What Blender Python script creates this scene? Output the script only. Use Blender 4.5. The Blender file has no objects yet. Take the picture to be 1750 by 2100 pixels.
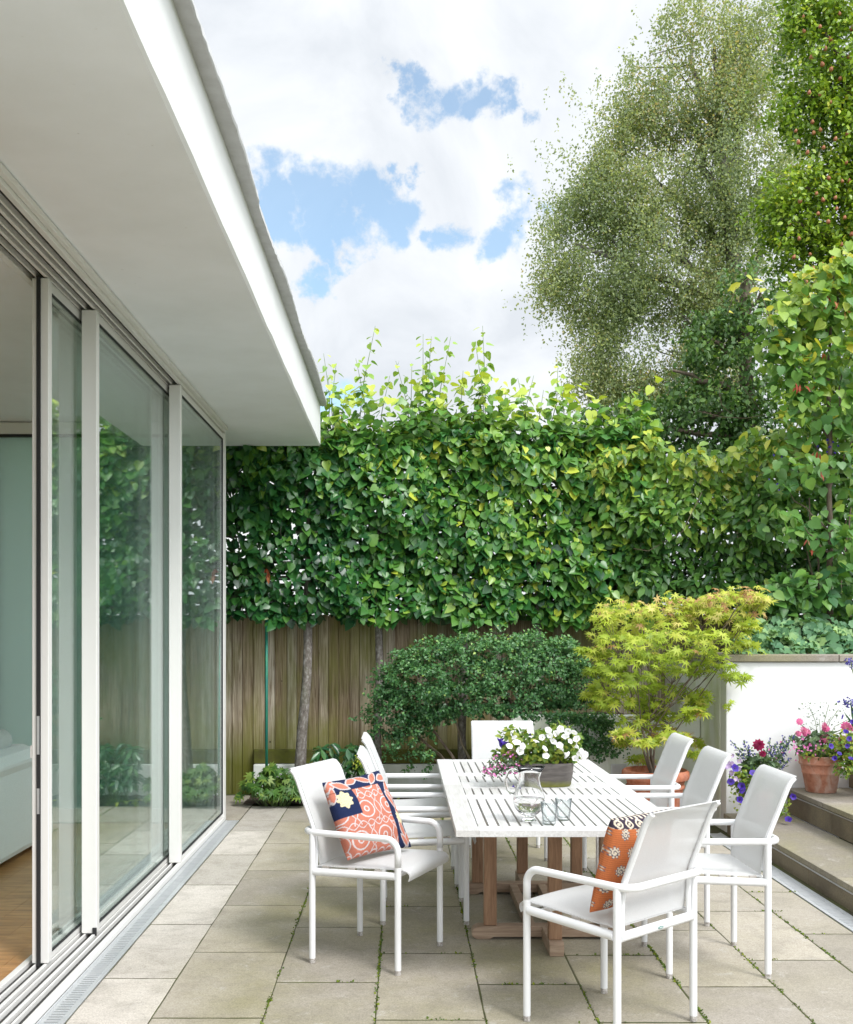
import bpy, math, random
import numpy as np
from mathutils import Vector

# ------------------------------------------------------------------ camera, sky, sun, exposure
S = bpy.context.scene
COL = S.collection
random.seed(7)
RNG = np.random.default_rng(11)
F, H, CU, CV = 2200.0, 1.6, 826.0, 1294.0         # lens (in 1750-px frame units), eye height, vanishing point

cam = bpy.data.cameras.new('camera')
camo = bpy.data.objects.new('camera', cam)
COL.objects.link(camo)
camo.location = (0, 0, H)
camo.rotation_euler = (math.radians(90), 0, 0)
cam.sensor_fit = 'VERTICAL'
cam.sensor_height = 36.0
cam.sensor_width = 30.0
cam.lens = F / 2100.0 * 36.0
cam.shift_x = (875 - CU) / 2100.0
cam.shift_y = (CV - 1050) / 2100.0
cam.clip_start = 0.05
cam.clip_end = 2000
S.camera = camo

S.view_settings.view_transform = 'Standard'
S.view_settings.look = 'None'
S.view_settings.gamma = 1
S.view_settings.exposure = 1.15
S.cycles.use_denoising = True
S.cycles.max_bounces = 20
S.cycles.diffuse_bounces = 5
S.cycles.glossy_bounces = 8
S.cycles.transmission_bounces = 18
S.cycles.transparent_max_bounces = 24

SUN_EL, SUN_AZ = math.radians(50), math.radians(140)   # azimuth clockwise from +Y
sd = Vector((math.sin(SUN_AZ) * math.cos(SUN_EL), math.cos(SUN_AZ) * math.cos(SUN_EL), math.sin(SUN_EL)))
sun = bpy.data.lights.new('sun', 'SUN')
sun.energy = 1.3
sun.angle = math.radians(17)
sun.color = (1.0, 0.975, 0.94)
suno = bpy.data.objects.new('sun', sun)
COL.objects.link(suno)
suno.rotation_euler = sd.to_track_quat('Z', 'Y').to_euler()
suno.location = (6, -6, 12)


def direction(u, v):
    d = Vector(((u - CU) / F, 1.0, (CV - v) / F))
    return d.normalized()


def build_world():
    w = bpy.data.worlds.new('World')
    S.world = w
    w.use_nodes = True
    nt = w.node_tree
    N, L = nt.nodes, nt.links
    for n in list(N):
        N.remove(n)
    out = N.new('ShaderNodeOutputWorld')
    tc = N.new('ShaderNodeTexCoord')
    sky = N.new('ShaderNodeTexSky')
    sky.sky_type = 'NISHITA'
    sky.sun_disc = False
    sky.sun_elevation = SUN_EL
    sky.sun_rotation = SUN_AZ
    sky.air_density = 1.0
    sky.dust_density = 0.6
    bsky = N.new('ShaderNodeBackground')
    bsky.inputs['Strength'].default_value = 0.10
    tint = N.new('ShaderNodeVectorMath'); tint.operation = 'MULTIPLY'
    L.new(sky.outputs[0], tint.inputs[0]); tint.inputs[1].default_value = (.95, 1.12, 1.08)
    L.new(tint.outputs[0], bsky.inputs['Color'])

    def noise(scale, detail, rough, vec, dist=0.0):
        n = N.new('ShaderNodeTexNoise')
        n.inputs['Scale'].default_value = scale
        n.inputs['Detail'].default_value = detail
        n.inputs['Roughness'].default_value = rough
        n.inputs['Distortion'].default_value = dist
        L.new(vec, n.inputs['Vector'])
        return n

    n1 = noise(9.0, 9, 0.62, tc.outputs['Generated'])
    sub = N.new('ShaderNodeVectorMath'); sub.operation = 'SUBTRACT'
    L.new(n1.outputs['Color'], sub.inputs[0]); sub.inputs[1].default_value = (0.5, 0.5, 0.5)
    sc = N.new('ShaderNodeVectorMath'); sc.operation = 'SCALE'
    L.new(sub.outputs[0], sc.inputs[0]); sc.inputs['Scale'].default_value = 0.17
    add = N.new('ShaderNodeVectorMath'); add.operation = 'ADD'
    L.new(tc.outputs['Generated'], add.inputs[0]); L.new(sc.outputs[0], add.inputs[1])

    holes = [(590, 440, 62), (660, 425, 66), (735, 420, 64), (800, 395, 55), (640, 500, 48), (600, 560, 45), (700, 480, 46),
             (820, 330, 34), (850, 150, 40), (905, 205, 52), (965, 245, 48), (1010, 240, 40), (925, 460, 48), (890, 445, 30),
             (1040, 455, 52), (1075, 270, 40), (690, 800, 60), (625, 620, 34), (560, 450, 55), (780, 455, 55), (720, 455, 60), (650, 470, 60)]
    acc = None
    for (u, v, r) in holes:
        d = N.new('ShaderNodeVectorMath'); d.operation = 'DISTANCE'
        L.new(add.outputs[0], d.inputs[0]); d.inputs[1].default_value = direction(u, v)
        m = N.new('ShaderNodeMapRange'); m.interpolation_type = 'SMOOTHSTEP'
        m.inputs['From Min'].default_value = r / F * 1.15
        m.inputs['From Max'].default_value = r / F * 0.50
        L.new(d.outputs['Value'], m.inputs['Value'])
        if acc is None:
            acc = m.outputs[0]
        else:
            x = N.new('ShaderNodeMath'); x.operation = 'MAXIMUM'
            L.new(acc, x.inputs[0]); L.new(m.outputs[0], x.inputs[1])
            acc = x.outputs[0]
    # loose blue breaks elsewhere in the sky
    n2 = noise(2.6, 7, 0.6, tc.outputs['Generated'])
    br = N.new('ShaderNodeMapRange'); br.interpolation_type = 'SMOOTHSTEP'
    br.inputs['From Min'].default_value = 0.60; br.inputs['From Max'].default_value = 0.72
    br.inputs['To Max'].default_value = 0.5
    L.new(n2.outputs['Fac'], br.inputs['Value'])
    # not in the part of the sky in front, which is described by the list above
    sx = N.new('ShaderNodeSeparateXYZ'); L.new(tc.outputs['Generated'], sx.inputs[0])
    fr = N.new('ShaderNodeMapRange'); fr.inputs['From Min'].default_value = 0.75; fr.inputs['From Max'].default_value = 0.5
    L.new(sx.outputs['Y'], fr.inputs['Value'])
    ml = N.new('ShaderNodeMath'); ml.operation = 'MULTIPLY'
    L.new(br.outputs[0], ml.inputs[0]); L.new(fr.outputs[0], ml.inputs[1])
    mx = N.new('ShaderNodeMath'); mx.operation = 'MAXIMUM'
    L.new(acc, mx.inputs[0]); L.new(ml.outputs[0], mx.inputs[1])

    # cloud body: white tops, pale grey hollows
    n3 = noise(5.5, 10, 0.56, tc.outputs['Generated'], 0.6)
    cr = N.new('ShaderNodeValToRGB')
    cr.color_ramp.elements[0].position = 0.36; cr.color_ramp.elements[0].color = (0.60, 0.635, 0.68, 1)
    cr.color_ramp.elements[1].position = 0.60; cr.color_ramp.elements[1].color = (0.775, 0.80, 0.83, 1)
    L.new(n3.outputs['Fac'], cr.inputs['Fac'])
    bcl = N.new('ShaderNodeBackground')
    L.new(cr.outputs[0], bcl.inputs['Color'])
    # thin cloud glows around the sun, away from it the cloud is duller
    dt = N.new('ShaderNodeVectorMath'); dt.operation = 'DOT_PRODUCT'
    L.new(tc.outputs['Generated'], dt.inputs[0]); dt.inputs[1].default_value = sd
    gl = N.new('ShaderNodeMapRange'); gl.interpolation_type = 'SMOOTHSTEP'
    gl.inputs['From Min'].default_value = 0.15; gl.inputs['From Max'].default_value = 0.95
    gl.inputs['To Min'].default_value = 0.60; gl.inputs['To Max'].default_value = 1.75
    L.new(dt.outputs['Value'], gl.inputs['Value'])
    L.new(gl.outputs[0], bcl.inputs['Strength'])
    mix = N.new('ShaderNodeMixShader')
    veil = N.new('ShaderNodeMath'); veil.operation = 'MULTIPLY'; veil.inputs[1].default_value = 0.76
    L.new(mx.outputs[0], veil.inputs[0]); L.new(veil.outputs[0], mix.inputs['Fac'])
    L.new(bcl.outputs[0], mix.inputs[1]); L.new(bsky.outputs[0], mix.inputs[2])
    L.new(mix.outputs[0], out.inputs['Surface'])


build_world()


# ------------------------------------------------------------------ helpers
def at(u, v, Y):
    """a point at distance Y that the photograph shows at (u, v)"""
    return Vector(((u - CU) * Y / F, Y, H + (CV - v) * Y / F))


def world_offset(p):
    off = np.zeros(3)
    while p is not None:
        off += np.array(p.location)
        p = p.parent
    return off


def tag(o, label=None, cat=None, group=None, kind=None):
    if label: o['label'] = label
    if cat: o['category'] = cat
    if group: o['group'] = group
    if kind: o['kind'] = kind
    return o


def thing(name, label, cat, loc=(0, 0, 0), group=None):
    o = bpy.data.objects.new(name, None)
    o.empty_display_size = 0.1
    COL.objects.link(o)
    o.location = loc
    return tag(o, label, cat, group)


def raw(name, verts, faces, mat, parent=None, smooth=False, attrs=None, colors=None, bevel=0.0, mats=None, midx=None):
    verts = np.asarray(verts, dtype=float) - world_offset(parent)
    me = bpy.data.meshes.new(name)
    me.from_pydata(verts.tolist(), [], faces)
    if mats:
        for m in mats: me.materials.append(m)
        if midx is not None:
            me.polygons.foreach_set('material_index', np.asarray(midx, dtype=np.int32))
    elif mat:
        me.materials.append(mat)
    if attrs:
        for k, a in attrs.items():
            at_ = me.attributes.new(k, 'FLOAT', 'POINT')
            at_.data.foreach_set('value', np.asarray(a, dtype=np.float32))
    if colors is not None:
        ca = me.color_attributes.new('col', 'FLOAT_COLOR', 'POINT')
        ca.data.foreach_set('color', np.asarray(colors, dtype=np.float32).ravel())
    if smooth:
        me.polygons.foreach_set('use_smooth', np.ones(len(me.polygons), dtype=bool))
    me.update()
    o = bpy.data.objects.new(name, me)
    COL.objects.link(o)
    o.parent = parent
    if bevel > 0:
        b = o.modifiers.new('bevel', 'BEVEL')
        b.width = bevel; b.segments = 2; b.limit_method = 'ANGLE'; b.angle_limit = math.radians(40)
        b.harden_normals = False
    return o


def fillet(pts, r, n=7):
    """round the corners of a polyline; r a number or a list for the inner points"""
    pts = [Vector(p) for p in pts]
    out = [pts[0]]
    for i in range(1, len(pts) - 1):
        ri = r[i - 1] if isinstance(r, (list, tuple)) else r
        a, b, c = pts[i - 1], pts[i], pts[i + 1]
        d1, d2 = (a - b).normalized(), (c - b).normalized()
        ang = d1.angle(d2)
        if ri <= 0 or ang > math.pi - 0.02:
            out.append(b); continue
        t = ri / math.tan(ang / 2)
        t = min(t, (a - b).length * 0.49, (c - b).length * 0.49)
        ri = t * math.tan(ang / 2)
        ctr = b + (d1 + d2).normalized() * (ri / math.sin(ang / 2))
        p0, p1 = b + d1 * t, b + d2 * t
        v0, v1 = p0 - ctr, p1 - ctr
        tot = v0.angle(v1)
        ax = v0.cross(v1).normalized()
        from mathutils import Quaternion
        for k in range(n + 1):
            out.append(ctr + Quaternion(ax, tot * k / n) @ v0)
    out.append(pts[-1])
    return out


class MB:
    def __init__(self):
        self.v, self.f, self.a, self.m = [], [], [], []

    def add(self, verts, faces, val=0.0, mi=0):
        b = len(self.v)
        self.v += [tuple(p) for p in verts]
        self.a += [val] * len(verts)
        self.f += [tuple(i + b for i in f) for f in faces]
        self.m += [mi] * len(faces)
        return self

    def box(self, x0, x1, y0, y1, z0, z1, val=0.0, mi=0):
        v = [(x0, y0, z0), (x1, y0, z0), (x1, y1, z0), (x0, y1, z0), (x0, y0, z1), (x1, y0, z1), (x1, y1, z1), (x0, y1, z1)]
        f = [(0, 3, 2, 1), (4, 5, 6, 7), (0, 1, 5, 4), (1, 2, 6, 5), (2, 3, 7, 6), (3, 0, 4, 7)]
        return self.add(v, f, val, mi)

    def prism(self, poly, axis, t0, t1, val=0.0, mi=0):
        """2-D polygon swept along an axis: 'x' takes (y,z), 'y' takes (x,z), 'z' takes (x,y)"""
        n = len(poly)
        def mk(p, t):
            return {'x': (t, p[0], p[1]), 'y': (p[0], t, p[1]), 'z': (p[0], p[1], t)}[axis]
        v = [mk(p, t0) for p in poly] + [mk(p, t1) for p in poly]
        f = [tuple(range(n)), tuple(range(2 * n - 1, n - 1, -1))]
        for i in range(n):
            j = (i + 1) % n
            f.append((i, i + n, j + n, j))
        return self.add(v, f, val, mi)

    def tube(self, path, r, seg=10, caps=True, val=0.0, flat=1.0, mi=0):
        path = [Vector(p) for p in path]
        n = len(path)
        rs = r if isinstance(r, (list, tuple, np.ndarray)) else [r] * n
        t0 = (path[1] - path[0]).normalized()
        ref = Vector((0, 0, 1)) if abs(t0.z) < 0.9 else Vector((1, 0, 0))
        nx = t0.cross(ref).normalized()
        V = []
        for i in range(n):
            if i == 0: t = path[1] - path[0]
            elif i == n - 1: t = path[-1] - path[-2]
            else: t = path[i + 1] - path[i - 1]
            t = t.normalized() if t.length > 1e-9 else t0
            nx = nx - t * nx.dot(t)
            nx = nx.normalized() if nx.length > 1e-6 else t.orthogonal().normalized()
            ny = t.cross(nx)
            for k in range(seg):
                a = 2 * math.pi * k / seg
                V.append(path[i] + nx * (math.cos(a) * rs[i]) + ny * (math.sin(a) * rs[i] * flat))
        Fc = []
        for i in range(n - 1):
            for k in range(seg):
                k2 = (k + 1) % seg
                Fc.append((i * seg + k, i * seg + k2, (i + 1) * seg + k2, (i + 1) * seg + k))
        if caps:
            Fc.append(tuple(range(seg - 1, -1, -1)))
            Fc.append(tuple((n - 1) * seg + k for k in range(seg)))
        return self.add(V, Fc, val, mi)

    def lathe(self, prof, c=(0, 0, 0), seg=36, sx=1.0, sy=1.0, val=0.0, mi=0):
        V, Fc = [], []
        n = len(prof)
        for i in range(seg):
            a = 2 * math.pi * i / seg
            for (r, z) in prof:
                V.append((c[0] + r * math.cos(a) * sx, c[1] + r * math.sin(a) * sy, c[2] + z))
        for i in range(seg):
            j = (i + 1) % seg
            for k in range(n - 1):
                Fc.append((i * n + k, j * n + k, j * n + k + 1, i * n + k + 1))
        return self.add(V, Fc, val, mi)

    def build(self, name, mat, parent=None, smooth=False, bevel=0.0, mats=None):
        return raw(name, self.v, self.f, mat, parent, smooth, {'rnd': self.a}, None, bevel, mats, self.m if mats else None)


def autosmooth(o, deg=40):
    me = o.data
    me.polygons.foreach_set('use_smooth', np.ones(len(me.polygons), dtype=bool))
    try:
        me.set_sharp_from_angle(angle=math.radians(deg))
    except Exception:
        pass
    return o


# ---- leaf shapes: length 1 along +y, facing +z
def mirror_tmpl(spine, right, faces):
    """faces use ('s',i) and ('r',i); mirrored to the left"""
    ns, nr = len(spine), len(right)
    V = list(spine) + list(right) + [(-x, y, z) for (x, y, z) in right]
    FF = []
    for f in faces:
        FF.append([i if k == 's' else ns + i for k, i in f])
        FF.append([i if k == 's' else ns + nr + i for k, i in reversed(f)])
    return np.array(V, dtype=float), FF


def T_heart():
    return mirror_tmpl([(0, 0, 0), (0, .45, -.05), (0, 1.02, -.16)],
                       [(.2, -.12, .03), (.43, .06, .07), (.48, .36, .05), (.26, .74, -.05)],
                       [[('s', 0), ('r', 0), ('r', 1)], [('s', 0), ('r', 1), ('r', 2), ('s', 1)], [('s', 1), ('r', 2), ('r', 3)], [('s', 1), ('r', 3), ('s', 2)]])


def T_ellip(w=.22):
    return mirror_tmpl([(0, 0, 0), (0, .5, -.02), (0, 1, -.12)], [(w * .85, .25, .05), (w, .6, .03)],
                       [[('s', 0), ('r', 0), ('r', 1), ('s', 1)], [('s', 1), ('r', 1), ('s', 2)]])


def T_small(w=.33):
    return mirror_tmpl([(0, 0, 0), (0, 1, -.06)], [(w, .45, .08)], [[('s', 0), ('r', 0), ('s', 1)]])


def T_star(lobes=7, spread=250, notch=.3, wid=.5, droop=.12):
    V = [(0, 0, 0)]
    FF = []
    A = [math.radians(90 - spread / 2 + spread * i / (lobes - 1)) for i in range(lobes)]
    L = [(.45 + .55 * math.sin(math.pi * (i + 1) / (lobes + 1)) ** 1.2) for i in range(lobes)]
    half = math.radians(spread / (lobes - 1) / 2)
    idx_t, idx_n = [], []
    for i in range(lobes):
        V.append((math.cos(A[i]) * L[i], math.sin(A[i]) * L[i], -droop * L[i])); idx_t.append(len(V) - 1)
    for i in range(lobes + 1):
        a = A[0] - half if i == 0 else (A[-1] + half if i == lobes else (A[i - 1] + A[i]) / 2)
        V.append((math.cos(a) * notch, math.sin(a) * notch, .02)); idx_n.append(len(V) - 1)
    for i in range(lobes):
        FF.append([0, idx_n[i], idx_t[i], idx_n[i + 1]])
    return np.array(V), FF


def T_round(n=14, depth=.12):
    V = [(0, .35, -.06)]
    for i in range(n + 1):
        a = math.radians(-75 + 330 * i / n)
        r = .5 * (1 if i % 2 == 0 else 1 - depth)
        V.append((math.cos(a) * r, .4 + math.sin(a) * r, .06 * (i % 2) + .05))
    FF = [[0, i, i + 1] for i in range(1, n + 1)]
    return np.array(V), FF


def T_flower(petals=5, cup=.28, notch=.80):
    V = [(0, 0, -cup)]
    n = petals * 2
    for i in range(n):
        a = 2 * math.pi * i / n
        r = .5 if i % 2 == 0 else .5 * notch
        V.append((math.cos(a) * r, math.sin(a) * r, .03 * (i % 2)))
    for i in range(n):
        a = 2 * math.pi * i / n
        V.append((math.cos(a) * .22, math.sin(a) * .22, -.06))
    FF = [[0, n + 1 + i, n + 1 + (i + 1) % n] for i in range(n)]
    FF += [[n + 1 + i, 1 + i, 1 + (i + 1) % n, n + 1 + (i + 1) % n] for i in range(n)]
    return np.array(V), FF


def T_double(rings=((10, .5, .0), (9, .38, .1), (7, .25, .18), (5, .12, .24))):
    V, FF = [], []
    for j, (n, r, z) in enumerate(rings):
        for i in range(n):
            a = 2 * math.pi * (i + .5 * j) / n
            h = math.pi / n * 1.05
            b = len(V)
            V += [(0, 0, z - .06), (math.cos(a - h) * r * .75, math.sin(a - h) * r * .75, z + .02),
                  (math.cos(a) * r, math.sin(a) * r, z + .03), (math.cos(a + h) * r * .75, math.sin(a + h) * r * .75, z + .05)]
            FF.append([b, b + 1, b + 2, b + 3])
    return np.array(V), FF


def cloud(name, tmpl, pos, nrm, tip, size, mat, parent, rnd=None, curl=0.25):
    T, FF = tmpl
    pos = np.asarray(pos, float); N = len(pos)
    nrm = np.asarray(nrm, float); nrm = nrm / np.maximum(np.linalg.norm(nrm, axis=1, keepdims=True), 1e-9)
    tip = np.asarray(tip, float)
    tip = tip - nrm * np.sum(tip * nrm, 1, keepdims=True)
    ln = np.linalg.norm(tip, axis=1, keepdims=True)
    alt = np.cross(nrm, np.array([0.3, 0.5, 0.8]))
    tip = np.where(ln < 1e-4, alt, tip)
    tip = tip / np.linalg.norm(tip, axis=1, keepdims=True)
    side = np.cross(tip, nrm)
    size = np.broadcast_to(np.asarray(size, float), (N,)) if np.ndim(size) <= 1 else size
    k = len(T)
    ws = RNG.uniform(.85, 1.12, N)
    bend = RNG.uniform(1 - curl * 3, 1 + curl * 5, N)
    V = (pos[:, None, :] + size[:, None, None] * (T[None, :, 0:1] * ws[:, None, None] * side[:, None, :] + T[None, :, 1:2] * tip[:, None, :]
         + T[None, :, 2:3] * bend[:, None, None] * nrm[:, None, :]))
    V = V.reshape(-1, 3) - world_offset(parent)
    loops, starts, tot = [], [], 0
    per = sum(len(f) for f in FF)
    flat = np.concatenate([np.array(f) for f in FF])
    lens = np.array([len(f) for f in FF])
    loop_idx = (flat[None, :] + (np.arange(N) * k)[:, None]).ravel()
    ltot = np.tile(lens, N)
    lstart = np.concatenate([[0], np.cumsum(ltot)[:-1]])
    me = bpy.data.meshes.new(name)
    me.vertices.add(len(V)); me.vertices.foreach_set('co', V.ravel())
    me.loops.add(len(loop_idx)); me.loops.foreach_set('vertex_index', loop_idx.astype(np.int32))
    me.polygons.add(len(ltot))
    me.polygons.foreach_set('loop_start', lstart.astype(np.int32))
    try: me.polygons.foreach_set('loop_total', ltot.astype(np.int32))
    except Exception: pass
    me.polygons.foreach_set('use_smooth', np.ones(len(ltot), dtype=bool))
    if rnd is None: rnd = RNG.random(N)
    a = me.attributes.new('rnd', 'FLOAT', 'POINT')
    a.data.foreach_set('value', np.repeat(np.asarray(rnd), k).astype(np.float32))
    a2 = me.attributes.new('rad', 'FLOAT', 'POINT')      # distance from the leaf's stem, for flower throats
    a2.data.foreach_set('value', np.tile(np.hypot(T[:, 0], T[:, 1]), N).astype(np.float32))
    me.materials.append(mat)
    me.update(calc_edges=True)
    me.validate()
    o = bpy.data.objects.new(name, me)
    COL.objects.link(o)
    o.parent = parent
    return o


def each(name, tmpl, pos, nrm, tip, size, mat, parent, rnd=None):
    """the same, but every piece a part of its own"""
    n = len(pos)
    size = np.broadcast_to(np.asarray(size, float), (n,))
    for i in range(n):
        cloud(name, tmpl, np.asarray(pos)[i:i + 1], np.asarray(nrm)[i:i + 1], np.asarray(tip)[i:i + 1], size[i:i + 1], mat, parent, None if rnd is None else np.asarray(rnd)[i:i + 1])


def rv(n, s=1.0):
    return RNG.normal(0, s, (n, 3))


# ------------------------------------------------------------------ materials
def newmat(name):
    m = bpy.data.materials.new(name)
    m.use_nodes = True
    nt = m.node_tree
    b = nt.nodes['Principled BSDF']
    return m, nt, b


def ramp(nt, stops, fac):
    r = nt.nodes.new('ShaderNodeValToRGB')
    e = r.color_ramp.elements
    while len(e) < len(stops): e.new(0.5)
    for i, (p, c) in enumerate(stops):
        e[i].position = p; e[i].color = (*c, 1)
    nt.links.new(fac, r.inputs['Fac'])
    return r.outputs['Color']


def nz(nt, scale, detail=4, rough=.55, vec=None, dist=0.0):
    n = nt.nodes.new('ShaderNodeTexNoise')
    n.inputs['Scale'].default_value = scale; n.inputs['Detail'].default_value = detail
    n.inputs['Roughness'].default_value = rough; n.inputs['Distortion'].default_value = dist
    if vec is not None: nt.links.new(vec, n.inputs['Vector'])
    return n.outputs['Fac']


def objco(nt, scale=(1, 1, 1)):
    t = nt.nodes.new('ShaderNodeTexCoord')
    m = nt.nodes.new('ShaderNodeMapping')
    m.inputs['Scale'].default_value = scale
    nt.links.new(t.outputs['Object'], m.inputs['Vector'])
    return m.outputs['Vector']


def attr(nt, name='rnd'):
    a = nt.nodes.new('ShaderNodeAttribute'); a.attribute_name = name
    return a


def mixc(nt, fac, a, b, mode='MIX'):
    m = nt.nodes.new('ShaderNodeMix'); m.data_type = 'RGBA'; m.blend_type = mode
    ins = [i for i in m.inputs if i.type == 'RGBA']
    for s, x in ((m.inputs[0], fac), (ins[0], a), (ins[1], b)):
        if isinstance(x, (int, float)): s.default_value = x
        elif isinstance(x, tuple): s.default_value = (*x, 1)
        else: nt.links.new(x, s)
    return [o for o in m.outputs if o.type == 'RGBA'][0]


def mth(nt, op, a, b=0.0, c=None, clamp=False):
    m = nt.nodes.new('ShaderNodeMath'); m.operation = op; m.use_clamp = clamp
    for s, x in zip(m.inputs, (a, b, c)):
        if x is None: continue
        if isinstance(x, (int, float)): s.default_value = x
        else: nt.links.new(x, s)
    return m.outputs[0]


def mrange(nt, val, a, b, c=0.0, d=1.0):
    m = nt.nodes.new('ShaderNodeMapRange')
    m.inputs['From Min'].default_value = a; m.inputs['From Max'].default_value = b
    m.inputs['To Min'].default_value = c; m.inputs['To Max'].default_value = d
    nt.links.new(val, m.inputs['Value'])
    return m.outputs[0]


def bump(nt, bs, h, strength=.3, dist=.01):
    b = nt.nodes.new('ShaderNodeBump')
    b.inputs['Strength'].default_value = strength; b.inputs['Distance'].default_value = dist
    nt.links.new(h, b.inputs['Height'])
    nt.links.new(b.outputs['Normal'], bs.inputs['Normal'])


def leafmat(name, stops, rough=.4, transl=.25, tcol=(1.3, 1.25, .6), spec=.5):
    m, nt, b = newmat(name)
    a = attr(nt)
    g = nt.nodes.new('ShaderNodeNewGeometry')
    col = ramp(nt, stops, a.outputs['Fac'])
    n = nz(nt, 14, 3, .6, objco(nt))
    col = mixc(nt, mrange(nt, n, .3, .75, 0, .35), col, mixc(nt, 1.0, col, (.62, .64, .52), 'MULTIPLY'))
    # undersides are paler
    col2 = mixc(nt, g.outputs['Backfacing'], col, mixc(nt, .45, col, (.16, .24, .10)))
    nt.links.new(col2, b.inputs['Base Color'])
    b.inputs['Roughness'].default_value = rough
    b.inputs['Specular IOR Level'].default_value = spec
    t = nt.nodes.new('ShaderNodeBsdfTranslucent')
    nt.links.new(mixc(nt, 1.0, col, tcol, 'MULTIPLY'), t.inputs['Color'])
    mx = nt.nodes.new('ShaderNodeMixShader'); mx.inputs['Fac'].default_value = transl
    out = nt.nodes['Material Output']
    nt.links.new(b.outputs[0], mx.inputs[1]); nt.links.new(t.outputs[0], mx.inputs[2])
    nt.links.new(mx.outputs[0], out.inputs['Surface'])
    return m


def flowermat(name, c_out, c_in, r0=.05, r1=.25, transl=.3):
    m, nt, b = newmat(name)
    a = attr(nt, 'rad')
    f = mrange(nt, a.outputs['Fac'], r0, r1)
    k = attr(nt, 'rnd')
    col = mixc(nt, f, c_in, c_out)
    col = mixc(nt, mrange(nt, k.outputs['Fac'], 0, 1, 0, .25), col, mixc(nt, 1.0, col, (.8, .72, .8), 'MULTIPLY'))
    nt.links.new(col, b.inputs['Base Color'])
    b.inputs['Roughness'].default_value = .6
    t = nt.nodes.new('ShaderNodeBsdfTranslucent'); nt.links.new(col, t.inputs['Color'])
    mx = nt.nodes.new('ShaderNodeMixShader'); mx.inputs['Fac'].default_value = transl
    nt.links.new(b.outputs[0], mx.inputs[1]); nt.links.new(t.outputs[0], mx.inputs[2])
    nt.links.new(mx.outputs[0], nt.nodes['Material Output'].inputs['Surface'])
    return m


def plain(name, col, rough=.5, metal=0.0, spec=.5, noise_amt=.0, nscale=20, bmp=0.0, col2=None):
    m, nt, b = newmat(name)
    if noise_amt > 0:
        n = nz(nt, nscale, 5, .6, objco(nt))
        c = mixc(nt, mrange(nt, n, .35, .7, 0, noise_amt), col, col2 or tuple(x * .6 for x in col))
        nt.links.new(c, b.inputs['Base Color'])
        if bmp: bump(nt, b, n, bmp, .004)
    else:
        b.inputs['Base Color'].default_value = (*col, 1)
    b.inputs['Roughness'].default_value = rough
    b.inputs['Metallic'].default_value = metal
    b.inputs['Specular IOR Level'].default_value = spec
    return m


M = {}


def m_render_white(name, base=(.82, .82, .80), stain=None, stain_amt=0.0, bmp=.12):
    m, nt, b = newmat(name)
    co = objco(nt)
    n = nz(nt, 2.2, 6, .6, co)
    n2 = nz(nt, 60, 4, .6, co)
    col = mixc(nt, mrange(nt, n, .35, .75, 0, .8), base, tuple(x * q for x, q in zip(base, (.90, .90, .885))))
    sp = nz(nt, 26, 2, .5, co)
    col = mixc(nt, mrange(nt, sp, .74, .80, 0, .35), col, (.45, .44, .40))
    if stain:
        st = nz(nt, 1.0, 6, .65, objco(nt, (3.2, 3.2, 1.1)), .4)
        col = mixc(nt, mrange(nt, st, .44, .68, 0, stain_amt), col, stain)
        st2 = nz(nt, 1.0, 5, .7, objco(nt, (14, 14, 1.0)))
        col = mixc(nt, mrange(nt, st2, .55, .8, 0, stain_amt * .35), col, (.34, .37, .25))
    nt.links.new(col, b.inputs['Base Color'])
    b.inputs['Roughness'].default_value = .75
    b.inputs['Specular IOR Level'].default_value = .25
    bump(nt, b, mth(nt, 'ADD', n2, mth(nt, 'MULTIPLY', n, .6)), bmp, .006)
    return m


M['render'] = m_render_white('white_render', (.73, .735, .735))
M['soffit'] = m_render_white('white_soffit', (.86, .885, .92), bmp=.06)
M['render_stained'] = m_render_white('algae_stained_render', (.80, .81, .78), (.46, .53, .18), .6)
M['render_old'] = m_render_white('weathered_render', (.74, .76, .73), (.36, .42, .22), .5)
M['frame'] = plain('frame_paint', (.70, .69, .665), .35)
M['gasket'] = plain('black_gasket', (.012, .012, .013), .6)
M['alu'] = plain('brushed_aluminium', (.62, .63, .64), .35, .85, noise_amt=.25, nscale=30)
M['zinc'] = plain('galvanised_steel', (.62, .635, .65), .45, .5, noise_amt=.5, nscale=18, col2=(.44, .47, .50))
M['dark'] = plain('drain_dark', (.02, .02, .02), .8)
M['white_metal'] = plain('white_powder_coat', (.71, .715, .72), .33)
M['scuff'] = plain('scuffed_feet', (.55, .53, .50), .6, noise_amt=.9, nscale=90, col2=(.12, .09, .07))
M['clip'] = plain('clip_grey', (.36, .33, .30), .5)
M['soil'] = plain('soil', (.035, .022, .015), .95, noise_amt=.8, nscale=40, bmp=.8, col2=(.07, .045, .03))
M['stake'] = plain('green_stake', (.01, .16, .13), .5, noise_amt=.7, nscale=9, col2=(.03, .24, .10))
M['grass'] = plain('lawn', (.06, .10, .025), .9, noise_amt=.7, nscale=3)
M['petal_white'] = flowermat('white_petal', (.86, .86, .84), (.55, .62, .25), .02, .14)
M['petal_purple'] = flowermat('purple_petal', (.07, .03, .36), (.03, .01, .12), .05, .25)
M['petal_pale'] = flowermat('pale_mauve_petal', (.55, .42, .66), (.7, .65, .4), .05, .25)
M['petal_pink'] = flowermat('pink_petal', (.70, .13, .34), (.72, .26, .38), .08, .35)
M['petal_magenta'] = flowermat('small_magenta_petal', (.62, .13, .42), (.7, .4, .5), .05, .3)
M['petal_crimson'] = flowermat('crimson_petal', (.34, .005, .08), (.2, .0, .04), .1, .4)
M['petal_blue'] = flowermat('violet_blue_petal', (.12, .11, .45), (.08, .06, .25), .05, .3)

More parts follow.
